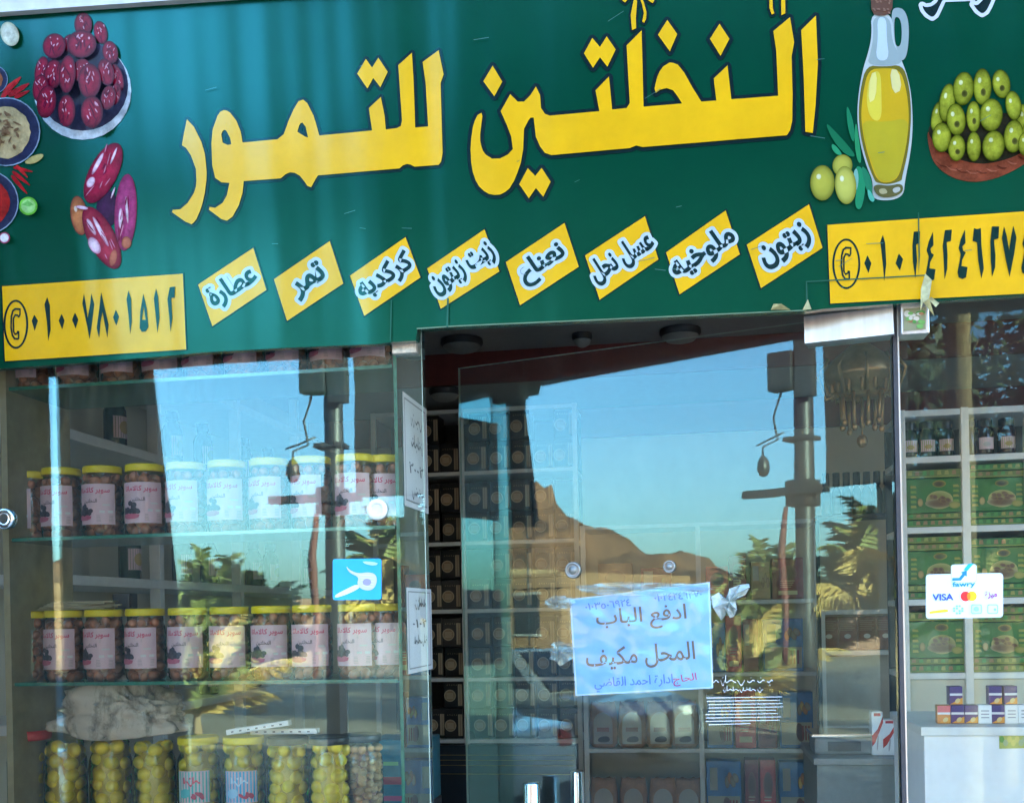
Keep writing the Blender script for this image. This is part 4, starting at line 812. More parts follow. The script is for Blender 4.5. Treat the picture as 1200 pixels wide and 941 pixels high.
b = MB().box((XL, .02, 0), (XR, .26, z3 - .032)); o = b.build('cupboard', M['cream'], cab); o.data.transform(world(cab).inverted())
# crumpled bag lying on the jars
def crumple(name, c, rx, ry, rz, seed, mt, sub=4, amp=.3):
    bm = bmesh.new(); bmesh.ops.create_icosphere(bm, subdivisions=sub, radius=1); rs = np.random.RandomState(seed)
    for v in bm.verts:
        n = v.co.normalized(); q = n * 1.6 + Vector((seed, 0, 0)); s = 1 + amp * noise.noise(q) * 1.1
        wv = Vector((n.x * 3.2, n.y * 4.5, n.z * 2.0)) + Vector((0, seed * 1.7, 0)) + noise.noise_vector(q * 1.4) * .9
        s += amp * .75 * (.35 - abs(noise.noise(wv))) + amp * .4 * (.3 - abs(noise.noise(wv * 2.3))) + amp * .15 * noise.noise(wv * 6)
        co = n * s; v.co = Vector((co.x * rx, co.y * ry, max(co.z, -.55) * rz * (1 - .6 * min(1, n.x * n.x) + .12 * n.x)))
    bm.verts.index_update(); o = MB().add([v.co for v in bm.verts], [[v.index for v in f.verts] for f in bm.faces], 0, None, True).build(name, mt); bm.free(); o.location = c; return o
zt3 = z3 + HB + .014
xa = P(128, 840, .1).x
t = empty('plastic_bag', (xa, .12, zt3 - .008), 'crumpled clear plastic bag lying on the pickle jars', 'bag')
o = crumple('bag_body', (0.01, 0, .05), .17, .078, .085, 3, BAGM, 5, amp=.42); o.parent = t
o = crumple('bag_contents', (.01, 0.01, .045), .12, .05, .055, 8, mat('wrapped_goods', (.36, .29, .19), .6, var=.35, scale=30), 4, amp=.15); o.parent = t
o = crumple('pink_wrapper', (.03, -.045, .015), .04, .014, .014, 5, mat('pink_wrapper', (.6, .25, .22), .35, var=.5, scale=60), 3); o.parent = t
b = MB(); xr = P(30, 856, .09).x; b.lathe([(.0, .002), (.044, .0), (.047, .004), (.049, .024), (.046, .024), (.044, .006), (0, .006)], 32, 0, None, (0, 0, 0)); o = b.build('red_tub_cover', M['red_plastic'], None, (xr, .11, zt3 - .012)); tag(o, 'red plastic lid resting on the end pickle jar', 'lid')
for i, (pa_, pb_, y_, dz, lab) in enumerate(((268, 340, .05, .014, 'long white price strip lying tilted on the pickle jars'), (296, 372, .09, .001, 'short white price strip lying flat on the dark lidded jars'))):
    a_, c_ = P(pa_, 850, y_), P(pb_, 850, y_); L_ = (c_ - a_).length; o = empty('price_strip', ((a_.x + c_.x) / 2, y_, zt3 + .003 + dz), lab, 'price strip'); o.rotation_euler = (0, R(-8 if i == 0 else 0), R(3))
    MB().rbox((-L_ / 2, -.012, 0), (L_ / 2, .012, .012), .001).build('strip', M['paper'], o); ink = Ink(lambda u, v, q: Vector((u, -.012 - q, v)), .0006, .0002)
    for q in range(7): ink.poly([(-L_ * .42 + q * L_ * .13, .004), (-L_ * .38 + q * L_ * .13, .004), (-L_ * .38 + q * L_ * .13, .007), (-L_ * .42 + q * L_ * .13, .007)], (.1, .1, .12))
    ink.build('price_marks', CARD, o, True)
xt0, xt1 = P(437, 900, .34).x, P(492, 900, .34).x; zt_ = P(465, 868, .34).z
o = empty('teal_carton', ((xt0 + xt1) / 2, .36, zt_ - .16), 'teal carton with red band and white emblem beside the jar of nuts', 'carton'); wd = xt1 - xt0 + .03
MB().rbox((-wd / 2, 0, 0), (wd / 2, .14, .16), .003).build('carton', mat('teal_card', (.02, .2, .26), .35, var=.25), o); ink = Ink(lambda u, v, q: Vector((u * wd, -q, v * .16)), .0008, .0002)
ink.poly([(-.49, .3), (.49, .3), (.49, .42), (-.49, .42)], (.4, .04, .07)); ink.poly([(-.49, .04), (.2, .04), (.2, .12), (-.49, .12)], (.6, .08, .2)); ink.oval(.24, .68, .16, .2, 0, (.42, .5, .55)); ink.oval(.24, .68, .12, .15, 0, (.3, .16, .22), (.45, .4, .45)); ink.poly([(-.45, .6), (0, .6), (0, .66), (-.45, .66)], (.2, .5, .2)); ink.build('printed_face', CARD, o, True)
MB().rbox((-wd / 2, -.005, -(zt_ - .16)), (wd / 2, .15, -.002), .004).build('stand', M['navy'], o)
# papers and a dark box on the jars of the shelf above
zt2 = SZ[2] + HJ + .016
b = MB(); 
for i in range(5): b.box((-.1 + .01 * i, -.05, .004 * i), (.09 + .006 * (i % 3), .06, .004 * i + .003), 0, None, Matrix.Rotation(R(8 * (i % 3) - 6), 4, 'Z'))
o = b.build('paper_stack', mat('old_paper', (.42, .38, .24), .8), None, (P(100, 700, .13).x, .13, zt2)); tag(o, 'flat stack of old papers on top of the olive jars', 'papers')
b = MB().rbox((-.02, -.02, 0), (.024, .02, .036), .003); o = b.build('dark_box', M['dark_lid'], None, (P(143, 696, .12).x, .13, zt2)); tag(o, 'small dark box beside the papers on the olive jars', 'box')

# ------------------------------------------------------------------ inside the shop
def ceil_lamp(px, py, Z, r, lab):
    c = hit(px, py, Vector((0, 0, Z)), Vector((0, 0, 1))); t = empty('ceiling_lamp', (c.x, c.y, Z), lab, 'ceiling lamp')
    MB().lathe([(r, -.001), (r * 1.02, -.02), (r * .92, -.03)], 32, 0).build('ring', M['dark_steel'], t); MB().lathe([(r * .9, -.031), (r * .7, -.05), (r * .3, -.06), (0, -.062)], 32, 0).build('diffuser', mat('lamp_glass', (.3, .3, .28), .3), t)
ceil_lamp(541, 398, 2.748, .095, 'round ceiling lamp just inside the open doorway, largest in the gap'); ceil_lamp(797, 386, 2.748, .09, 'round ceiling lamp seen above the top edge of the door'); ceil_lamp(682, 391, 2.748, .045, 'small ceiling spot lamp above the door, between two round lamps'); ceil_lamp(521, 456, 2.598, .075, 'round ceiling lamp on the low ceiling by the bottle rack')
def unit(name, px0, px1, Yf, depth, pys, pref, mt, lab, posts=(), cat='shelf', back=M['white_alu'], th=.02, bottom=0.0):
    x0, x1 = P(px0, 650, Yf).x, P(px1, 650, Yf).x; zs = [P(pref, y, Yf).z for y in pys]
    t = empty(name, ((x0 + x1) / 2, Yf + depth / 2, bottom), lab, cat); I = world(t).inverted()
    def pt(b, nm, m): o = b.build(nm, m, t); o.data.transform(I)
    zt = max(zs); zb = min(zs)
    for i, z in enumerate(zs): pt(MB().rbox((x0, Yf, z - th), (x1, Yf + depth - .006, z), .002), 'shelf', mt)
    for q in [px0, *posts, px1]:
        x = P(q, 650, Yf).x; pt(MB().rbox((x - th * .6, Yf - .004, bottom), (x + th * .6, Yf + .02, zt + .002), .002), 'upright', mt)
    pt(MB().box((x0, Yf + depth - .005, bottom), (x1, Yf + depth, zt)), 'back_panel', back)
    return t, zs, x0, x1
# rack of black cartons in the doorway gap
YB = 3.08
t, bz, bx0, bx1 = unit('carton_rack', 440, 676, YB, .34, [480, 553, 635, 714, 794, 866], 526, M['white_alu'], 'tall white rack of black cartons at the back of the shop', posts=(543,), back=M['dark_steel'])
x0, x1 = P(440, 900, YB).x, P(676, 900, YB).x
cb = empty('navy_cupboard', ((x0 + x1) / 2, YB, 0), 'dark navy cupboard with gold lines under the rack of black cartons', 'cupboard')
b = MB().rbox((x0, YB - .04, 0), (x1, YB - .004, bz[-1] - .025), .004); o = b.build('front', M['navy'], cb); o.data.transform(world(cb).inverted())
for py in (884, 890, 896, 906): z = P(526, py, YB - .04).z; b = MB().box((x0 + .01, YB - .0432, z - .0025), (x1 - .01, YB - .0405, z)); o = b.build('gold_line', M['gold'], cb); o.data.transform(world(cb).inverted())
bw, bh = .1, .152
proto = None
cols = [478, 503, 527, 560, 585.5, 611, 637, 662]
for ti in range(1, 6):
    for lv in range(2):
        for ci, px in enumerate(cols):
            if lv == 1 and (ti, ci) in ((1, 2), (1, 6), (3, 3), (4, 5), (5, 1), (2, 7)): continue
            x = P(px, 650, YB).x + random.uniform(-.004, .004); z = bz[ti] + .001 + lv * (bh + .002)
            if proto is None:
                o = proto = empty('black_carton', (0, 0, 0))
                MB().rbox((-bw / 2, 0, 0), (bw / 2, .12, bh), .003).build('carton', M['black_box'], o)
                ink = Ink(lambda u, v, q: Vector((u, -q, v)), .001, .0002); ink.oval(-.018, .066, .031, .031, 0, (.45, .36, .24)); ink.oval(-.018, .066, .026, .026, 0, (.3, .2, .11))
                for k in range(5): ink.poly([(-.036, .052 + k * .006), (0, .052 + k * .006), (0, .054 + k * .006), (-.036, .054 + k * .006)], (.6, .5, .36))
                for k in range(5): ink.poly([(-.036 + .012 * k, .118 + .004 * (k % 2)), (-.03 + .012 * k, .126), (-.028 + .012 * k, .117)], (.2, .16, .1))
                ink.build('round_label', CARD, o); ink = Ink(lambda u, v, q: Vector((u, -q, v)), .001, .0002); ink.poly([(.024, .014), (.046, .014), (.046, .124), (.024, .124)], (.42, .33, .22)); ink.poly([(.033, .016), (.036, .016), (.036, .122), (.033, .122)], (.2, .13, .08)); ink.build('paper_band', CARD, o)
            else: o = copy_tree(proto)
            o.location = (x, YB + .02 + random.uniform(0, .04), z); o.rotation_euler = (0, 0, R(random.uniform(-5, 5)))
            tag(o, f'black carton on the {ORD[ti - 1]} tier from the top, {"upper" if lv else "lower"} row, {ORD[ci]} from the wall', 'carton', 'black cartons with round labels on the rack')
# rack of coloured packets behind the door
YP = 3.0
t, pz, qx0, qx1 = unit('packet_rack', 683, 957, YP, .32, [612, 704, 788, 877, 968], 820, M['white_alu'], 'white rack of pouches and coloured cartons seen through the glass door', posts=(818,), back=M['cream'])
def pxm(px, Y): return P(px, 750, Y).x
def pouch(px, zi, nm, Y=YP):
    o = empty('pouch', (pxm(px, Y), Y + .06, pz[zi] + .001)); wd, h = .145, .225
    vs = []; n = 12; prof = [(0, .75), (.08, .95), (.3, 1), (.7, .95), (.92, .85), (1, .8)]
    b = MB(); rows_ = []
    for zf, wf in prof:
        d = .038 * (1 - zf) + .004
        rows_.append([Vector((wd / 2 * wf * math.cos(2 * math.pi * k / n), d * math.sin(2 * math.pi * k / n), h * zf + (.006 * math.cos(3 * k) if zf == 1 else 0))) for k in range(n)])
    vs = [v for r_ in rows_ for v in r_]; fs = [(i * n + k, i * n + (k + 1) % n, (i + 1) * n + (k + 1) % n, (i + 1) * n + k) for i in range(len(prof) - 1) for k in range(n)] + [tuple(range(n))[::-1], tuple((len(prof) - 1) * n + k for k in range(n))]
    b.add(vs, fs, 0, None, True); b.build('pouch_body', M['bag'], o)
    def fn(u, v, q): return Vector((u, -.046 + v * .165 - q, v))
    ink = Ink(fn, .001, .0003); arch = [(-.047, .02), (.047, .02)] + [(.047 * math.cos(a * math.pi / 10), .12 + .055 * math.sin(a * math.pi / 10)) for a in range(11)]
    ink.poly(arch, (.45, .38, .3)); ink.poly(smooth_loop([(-.03, .028), (.035, .028), (.03, .06), (-.02, .055)], 2), (.05, .04, .05)); ink.poly([(-.03, .08), (.03, .08), (.03, .1), (-.03, .1)], (.3, .1, .05)); ink.build('window_label', CARD, o, True)
    tag(o, nm, 'pouch', 'kraft pouches on the white rack'); return o
for i, px in enumerate((704, 738, 771, 800)): pouch(px, 3, f'brown pouch with arched label, upper pouch tier, {ORD[i]} from the black cartons')
for i, px in enumerate((703, 738, 773, 803)): pouch(px, 4, f'brown pouch with arched label, lower pouch tier, {ORD[i]} from the black cartons')
def packet(px, wpx, zi, hpx, m, tops, nm, Y=YP, style=0, zz=None):
    sc = 1250 / ((P(px, 750, Y) - CAM).dot(FWD)); wd, h = wpx / sc, hpx / sc; z = (pz[zi] if zz is None else zz) + .001
    o = empty('packet', (pxm(px, Y), Y + .02, z)); MB().rbox((-wd / 2, 0, 0), (wd / 2, .1, h), .003).build('carton', m, o)
    ink = Ink(lambda u, v, q: Vector((u * wd, -q, v * h)), .001, .0002)
    if style == 0:
        ink.poly([(-.46, .06), (.46, .06), (.46, .46), (-.46, .46)], (.42, .38, .26)); ink.oval(.1, .28, .12, .17, 20, (.12, .05, .04), (.2, .1, .05)); ink.poly([(-.4, .55), (-.18, .55), (-.18, .9), (-.4, .9)], (.4, .38, .3))
        for k in range(4): ink.oval(.1 + .08 * k, .68 + .06 * (k % 2), .07, .1, 20 * k, random.choice([(.7, .5, .1), (.5, .2, .05), (.35, .3, .2)]), (.2, .1, .05), n=12)
        for k in range(3): ink.poly([(.16 + k * .09, .14), (.21 + k * .09, .14), (.21 + k * .09, .4), (.16 + k * .09, .4)], (.3, .08, .06))
    elif style == 1:
        ink.poly([(-.3, .1), (.3, .1), (.3, .2), (-.3, .2)], (.7, .6, .3)); ink.oval(0, .62, .3, .2, 0, (.16, .08, .05), (.3, .12, .08))
        for k in range(4): ink.poly([(-.25, .28 + k * .05), (.1 + .04 * k, .28 + k * .05), (.1 + .04 * k, .3 + k * .05), (-.25, .3 + k * .05)], (.65, .5, .3))
    else:
        ink.poly([(-.4, .5), (-.1, .5), (-.1, .9), (-.4, .9)], (.5, .45, .36))
        for k in range(3): ink.oval(.12 + .13 * k, .45 + .12 * (k % 2), .08, .14, 0, (.4, .25, .15), (.15, .05, .04), n=12)
    ink.build('printed_face', CARD, o, True); tag(o, nm, 'packet', 'cartons on the white rack')
BC, RC, DR = M['blue_card'], M['red_card'], mat('dark_red_carton', (.26, .06, .05), .4, var=.2)
pk = [(842, 26, 1, 40, RC, 1), (866, 20, 1, 52, DR, 1), (893, 22, 1, 44, mat('tan_carton', (.5, .34, .17), .5), 2), (925, 36, 1, 48, DR, 1), (722, 40, 1, 46, mat('peach_carton', (.62, .36, .18), .5), 1), (770, 36, 1, 40, DR, 2),
    (838, 24, 2, 58, BC, 2), (860, 18, 2, 66, RC, 1), (880, 18, 2, 62, DR, 2), (918, 46, 2, 62, BC, 0), (704, 34, 2, 60, mat('peach_carton', (.62, .36, .18), .5), 1), (745, 36, 2, 52, RC, 1), (788, 34, 2, 58, BC, 0),
    (842, 30, 3, 62, BC, 0), (872, 24, 3, 68, RC, 1), (898, 22, 3, 58, DR, 2), (932, 38, 3, 66, BC, 0), (845, 40, 4, 76, BC, 0), (878, 16, 4, 78, DR, 1), (897, 18, 4, 78, RC, 1), (931, 40, 4, 76, BC, 0)]
cn = {0: 'blue carton with a cream lower half', 1: 'carton with a round picture', 2: 'dark carton with small pictures'}
cnt = {}
for px, wp, zi, hp, m, stl in pk:
    cnt[zi] = cnt.get(zi, 0) + 1
    packet(px, wp, zi, hp, m, 0, f'{m.name.replace("_", " ")} on tier {["", "one", "two", "three", "four"][zi]} of the packet rack, {ORD[cnt[zi] - 1]} placed along it' if 0 else f'{m.name.replace("_", " ")} on the {ORD[zi - 1]} packet tier, {"about" if 0 else "number"} {["one","two","three","four","five","six","seven","eight","nine"][sum(1 for q in pk if q[2] == zi and q[0] < px)]} from the pouch side', style=stl)
# brown canisters and counter goods by the hinge side
YC2 = 2.5
t, cz, kx0, kx1 = unit('canister_shelf', 962, 1056, YC2, .25, [714, 762, 850], 1008, M['white_alu'], 'short white shelf with brown canisters beside the packet rack', cat='shelf', back=M['plaster'])
pz_keep = pz
for i, px in enumerate((973, 995, 1018, 1040)):
    o = empty('brown_canister', (pxm(px, YC2), YC2 + .08, cz[1] + .001)); 
    MB().rbox((-.042, -.04, 0), (.042, .04, .145), .008).build('tin', M['brown'], o); MB().rbox((-.043, -.041, .1455), (.043, .041, .165), .004).build('lid', mat('tan_lid', (.34, .27, .2), .5), o)
    ink = Ink(lambda u, v, q: Vector((u, -.0402 - q, v)), .001, .0002); ink.oval(.0, .06, .014, .01, 0, (.7, .62, .5))
    for k in range(6): ink.poly([(-.03, .085 + k * .008), (.02 + .01 * (k % 2), .085 + k * .008), (.02 + .01 * (k % 2), .088 + k * .008), (-.03, .088 + k * .008)], (.4, .25, .16))
    ink.build('label', CARD, o, True); tag(o, f'brown canister with small oval label, {ORD[i]} from the packet rack', 'canister', 'brown canisters on the short shelf')
Y9 = 1.15
ctr = empty('side_counter', (P(1010, 900, Y9).x, Y9 + .2, 0), 'grey shop counter with a scale behind the glass door', 'counter')
x0, x1 = P(957, 900, Y9).x, P(1060, 900, Y9).x; zc = P(1000, 888, Y9).z
o = MB().rbox((x0, Y9, .0), (x1, Y9 + .4, zc - .02), .004).build('body', mat('grey_laminate', (.16, .17, .15), .5), ctr); o.data.transform(world(ctr).inverted())
o = MB().rbox((x0 - .01, Y9 - .01, zc - .0195), (x1 + .01, Y9 + .41, zc), .003).build('top', mat('counter_top', (.22, .22, .2), .4), ctr); o.data.transform(world(ctr).inverted())
sc = empty('kitchen_scale', (P(985, 860, Y9 + .15).x, Y9 + .15, zc + .001), 'low weighing scale with a steel pan on the grey counter', 'scale')
MB().rbox((-.09, -.08, 0), (.09, .08, .055), .01).build('body', mat('grey_plastic', (.2, .2, .19), .5), sc); MB().rbox((-.1, -.09, .0555), (.1, .09, .066), .004).build('pan', M['steel'], sc); MB().rbox((-.05, -.083, .012), (.05, -.0805, .042), .001).build('display', M['dark_steel'], sc)
for i, (px, wpx, hh) in enumerate(((1029, 12, .135), (1043, 14, .11))):
    o = empty('red_white_carton', (P(px, 860, Y9 + .05).x, Y9 + .06, zc + .001)); wd = wpx / 1250 * 3.5
    MB().rbox((-wd / 2, 0, 0), (wd / 2, .05, hh), .002).build('carton', M['paper'], o); ink = Ink(lambda u, v, q: Vector((u * wd, -q, v * hh)), .001, .0002)
    ink.poly([(-.5, .2), (-.2, .3), (.5, .75), (.5, .9), (0, .6), (-.5, .45)], (.55, .03, .02)); ink.poly([(-.3, .9), (.3, .9), (.3, .97), (-.3, .97)], (.5, .02, .02)); ink.oval(0, .3, .2, .06, 70, (.45, .4, .4)); ink.build('printed_face', CARD, o, True)
    tag(o, ['tall white carton with red swoosh on the grey counter', 'lower white carton with red swoosh nearest the hinge jamb'][i], 'carton', 'red and white cartons')
# hanging brass lamp and the bottle ledge
hl = P(1009, 440, 1.0); zl = 2.748
lam = empty('hanging_lamp', (hl.x, 1.0, zl), 'ornate hanging brass lamp with rods, inside near the hinge', 'hanging lamp')
def lz(py): return P(1009, py, 1.0).z - zl
b = MB().tube([(0, 0, -.002), (0, 0, lz(405))], .008, 10).lathe([(.05, -.001), (.05, -.012), (.01, -.03)], 24, 0); b.build('stem', M['brass'], lam)
z1_, z2_, z3_ = lz(405), lz(440), lz(466)
MB().lathe([(.03, z1_), (.085, (z1_ + z2_) / 2), (.112, z2_), (.108, z2_ - .01), (.075, (z2_ + z3_) / 2), (.055, z3_)], 32, 0).build('bowl', M['brass'], lam)
for k in range(9):
    a = k * 2 * math.pi / 9; MB().tube([(.06 * math.cos(a), .06 * math.sin(a), z3_ + .01), (.055 * math.cos(a), .055 * math.sin(a), lz(503) + .01 * (k % 3))], .0055, 8).ell((.055 * math.cos(a), .055 * math.sin(a), lz(503) + .01 * (k % 3)), (.009, .009, .011)).build('rod', M['brass'], lam)
for k in range(14):
    a = k * math.pi / 7 + .1; MB().tube([(.085 * math.cos(a), .085 * math.sin(a), z2_ - .012), (.083 * math.cos(a), .083 * math.sin(a), z3_ + .006 * (k % 3))], .006, 6).build('pendant', M['brass'], lam)
for k in range(10):
    a = k * math.pi / 5 + .3; MB().tube([(.05 * math.cos(a), .05 * math.sin(a), z3_ + .02), (.1 * math.cos(a), .1 * math.sin(a), z3_ + .005), (.125 * math.cos(a), .125 * math.sin(a), z2_ + .01), (.1 * math.cos(a), .1 * math.sin(a), z2_ + .045)], .0055, 8).build('arm', M['brass'], lam)
MB().ell((0, 0, lz(517)), (.016, .016, .02)).tube([(0, 0, z3_), (0, 0, lz(512))], .0035, 6).build('finial', M['brass'], lam)
YL = 1.62; lx0, lx1 = P(958, 600, YL).x, P(1052, 600, YL).x; zl2 = P(1005, 602, YL).z
o = empty('bottle_ledge', ((lx0 + lx1) / 2, YL + .06, zl2), 'narrow dark ledge carrying a row of small bottles below the brass lamp', 'shelf'); MB().rbox((-(lx1 - lx0) / 2, -.06, -.014), ((lx1 - lx0) / 2, .06, 0), .002).build('board', M['dark_steel'], o)
for sx in (-1, 1): MB().tube([(sx * (lx1 - lx0) * .46, .05, -.012), (sx * (lx1 - lx0) * .46, .05, -zl2)], .008, 8).build('post', M['dark_steel'], o)
proto = None
for i, px in enumerate((969, 981, 993, 1005, 1017, 1029, 1041)):
    if proto is None:
        o = proto = empty('small_bottle', (0, 0, 0)); MB().lathe([(.0, 0), (.016, 0), (.017, .004), (.017, .075), (.013, .088), (.009, .094), (.009, .1)], 18, 0).build('bottle', M['bottle'], o); MB().lathe([(.0125, .1), (.0125, .145), (.011, .147), (0, .147)], 16, 0).build('cap', M['dark_lid'], o)
    else: o = copy_tree(proto)
    o.location = (P(px, 580, YL).x, YL + .02, zl2 + .001); tag(o, f'small dark capped bottle on the narrow ledge, {ORD[i]} from the packet rack', 'bottle', 'small bottles on the narrow ledge')
# unit of green cartons behind the side window
YG = 1.3
t, gz, gx0, gx1 = unit('green_carton_unit', 1059, 1290, YG, .3, [478, 533, 616, 701, 788], 1130, M['white_alu'], 'white shelf unit full of green cartons behind the side window', posts=(1133.5, 1208), back=M['navy'])
o = MB().box((gx0, YG + .01, .0), (gx1, YG + .02, gz[4] - .022)).build('base_panel', M['cream'], t); o.data.transform(world(t).inverted())
proto = None
jl = ['with yellow label', 'with yellow label', 'with yellow label', 'without label', 'with white label', 'with yellow label']
for i, px in enumerate((1069, 1090, 1112, 1140, 1159, 1185)):
    o = empty('dark_jar', (P(px, 520, YG).x, YG + .05, gz[1] + .001)); r = .027
    MB().lathe([(0, 0), (r, 0), (r * 1.03, .008), (r * 1.03, .075), (r * .8, .09)], 24, 0).build('jar_body', mat('dark_green_jar', (.012, .03, .016), .15) if i < 3 else mat('dark_brown_jar', (.03, .012, .01), .15), o); MB().lathe([(r * .86, .09), (r * .86, .112), (r * .8, .115), (0, .115)], 24, 0).build('lid', M['dark_lid'], o)
    if i != 3: jar_label(r * 1.03, .018, .055, R(-140), R(-40), lambda k, i=i: (k.tris([(100 * q / 8, v) for q in range(9) for v in (4, 96)], [(2 * q, 2 * q + 1, 2 * q + 3, 2 * q + 2) for q in range(8)], (.5, .46, .42) if i == 4 else (.25, .3, .03)), k.oval(50, 60, 22, 20, 0, (.35, .25, .05) if i != 4 else (.45, .42, .4)))).build('label', CARD, o, True)
    tag(o, f'dark jar {jl[i]} on top of the green cartons, {ORD[i]} from the hinge', 'jar', 'dark jars above the green cartons')
def green_carton(x0, x1, z0, h, big, lab):
    o = empty('green_carton', ((x0 + x1) / 2, YG + .012, z0 + .0008)); wd = x1 - x0; MB().rbox((-wd / 2, 0, 0), (wd / 2, .2, h - .002), .002).build('carton', M['green_box'] if big or random.random() < .5 else mat('olive_carton', (.1, .15, .02), .4, var=.4, scale=30), o)
    ink = Ink(lambda u, v, q: Vector((u * wd, -q, v * h)), .0008, .0002)
    if big:
        ink.oval(.1, .82, .12, .1, 0, (.03, .03, .01), (.3, .25, .03)); ink.oval(.1, .36, .24, .26, 0, (.2, .2, .04), (.4, .36, .12)); ink.oval(.1, .27, .26, .14, 0, (.12, .06, .02), (.35, .3, .15))
        for k in range(9): ink.oval(.1 + random.uniform(-.16, .16), .4 + random.uniform(-.08, .12), .05, .07, random.uniform(0, 90), (.1, .04, .02), (.25, .16, .04), n=10)
        for sx in (-.42, .34):
            for k in range(5): ink.poly([(sx, .15 + .14 * k), (sx + .11, .15 + .14 * k), (sx + .09, .22 + .14 * k), (sx, .22 + .14 * k)], (.16, .28, .03) if k % 2 else (.3, .3, .05))
        ink.oval(-.25, .3, .05, .12, 0, (.42, .3, .1), (.2, .16, .05)); ink.oval(.36, .2, .1, .1, 0, (.35, .3, .06), (.15, .2, .03))
    else:
        ink.poly([(-.48, .08), (.48, .08), (.48, .16), (-.48, .16)], (.28, .3, .04))
        for k in range(7): ink.poly([(-.45 + .13 * k, .3), (-.37 + .13 * k, .3), (-.38 + .13 * k, .8), (-.44 + .13 * k, .75)], random.choice([(.3, .3, .06), (.05, .25, .04), (.28, .16, .06)]))
    ink.build('printed_face', CARD, o, True); tag(o, lab, 'carton', 'green cartons on the white unit')
cols = [(1062.5, 1131, 'hinge'), (1136, 1205, 'middle'), (1210, 1280, 'far')]
for ti in (2, 3, 4):
    zt_, zb_ = gz[ti - 1] - .021, gz[ti]; H = zt_ - zb_
    for a, c, cnm in cols:
        z = zb_; sp_ = [.11, .11, .52, .11, .11] if (ti + (cnm == 'middle')) % 2 else [.12, .1, .55, .14]
        for k, f in enumerate(sp_):
            lab = f'{"large" if f > .3 else "flat"} green carton, {ORD[k]} up from the {ORD[ti - 2]} shelf of the {cnm} column'
            green_carton(P(a, 650, YG).x + random.uniform(0, .004), P(c, 650, YG).x - random.uniform(0, .004), z, H * f, f > .3, lab); z += H * f
# white counter with small medicine-like packets
YW = .5
wx0, wx1 = P(1083, 880, YW).x, P(1290, 880, YW).x; zw = P(1140, 851, YW).z
wc = empty('white_counter', ((wx0 + wx1) / 2, YW + .2, 0), 'white counter with a yellow label under the small purple packets', 'counter'); IW = world(wc).inverted()
o = MB().rbox((wx0, YW, 0), (wx1, YW + .4, zw - .022), .004).build('front', M['white'], wc); o.data.transform(IW)
o = MB().rbox((wx0 - .008, YW - .01, zw - .0215), (wx1, YW + .41, zw), .003).build('top', M['white_alu'], wc); o.data.transform(IW)
o = MB().rbox((P(1064, 900, YW + .3).x, YW + .3, 0), (P(1078, 900, YW + .3).x, YW + .34, zw - .15), .004).build('leg', M['dark_steel'], wc); o.data.transform(IW)
ink = Ink(lambda x, y, o: P(x, y, YW - o), .001, .0002); ink.poly([(1171, 859), (1215, 857), (1215, 876), (1171, 877)], (.4, .42, .08))
for k in range(9): ink.oval(1174 + k * 4.5, 866 + 4 * (k % 2), 3, 4, 0, random.choice([(.12, .3, .04), (.55, .5, .1), (.35, .4, .2)]), n=10)
ink.build('label', CARD, wc)
proto = {}
ptile = [(1105, 0, 'o', 'orange and red'), (1121, 0, 'p', 'purple and orange'), (1137, 0, 'p', 'purple and orange'), (1153, 0, 'w', 'plain white'), (1168, 0, 'p', 'purple and orange'), (1184, 0, 'w', 'plain white'), (1120, 1, 'p', 'purple and orange'), (1166, 1, 'p', 'purple and orange'), (1184, 1, 'p', 'purple and orange'), (1200, 0, 'w', 'plain white')]
for i, (px, lv, kd, nm) in enumerate(ptile):
    wd, h = .0315, .046; x = P(px, 830, YW + .07).x
    if kd not in proto:
        o = proto[kd] = empty('small_packet', (0, 0, 0)); MB().rbox((-wd / 2, 0, 0), (wd / 2, .03, h), .0015).build('carton', {'o': M['orange'], 'p': M['purple'], 'w': M['paper']}[kd], o)
        ink = Ink(lambda u, v, q: Vector((u * wd, -q, v * h)), .0008, .0002)
        if kd != 'w':
            ink.poly([(-.48, .62), (.48, .62), (.48, .98), (-.48, .98)], (.62, .1, .12) if kd == 'o' else (.05, .02, .14)); ink.poly([(-.48, .5), (.48, .5), (.48, .62), (-.48, .62)], (.72, .68, .66)); ink.poly([(-.48, .03), (.48, .03), (.48, .4)], (.75, .3, .03)); ink.oval(.1, .22, .2, .12, 20, (.7, .5, .2))
        else:
            for k in range(3): ink.poly([(-.3, .3 + k * .18), (.3, .3 + k * .18), (.3, .36 + k * .18), (-.3, .36 + k * .18)], (.3, .3, .32))
        ink.build('printed_face', CARD, o, True)
    else: o = copy_tree(proto[kd])
    o.location = (x, YW + .06 + (.004 if lv else 0), zw + .0008 + lv * (h + .0008)); o.rotation_euler = (0, 0, R(random.uniform(-6, 6)))
    tag(o, f'{nm} small packet {"stacked on another" if lv else "standing"} on the white counter, {ORD[sum(1 for q in ptile if q[1] == lv and q[0] < px)]} from the hinge', 'packet', 'small packets on the white counter')
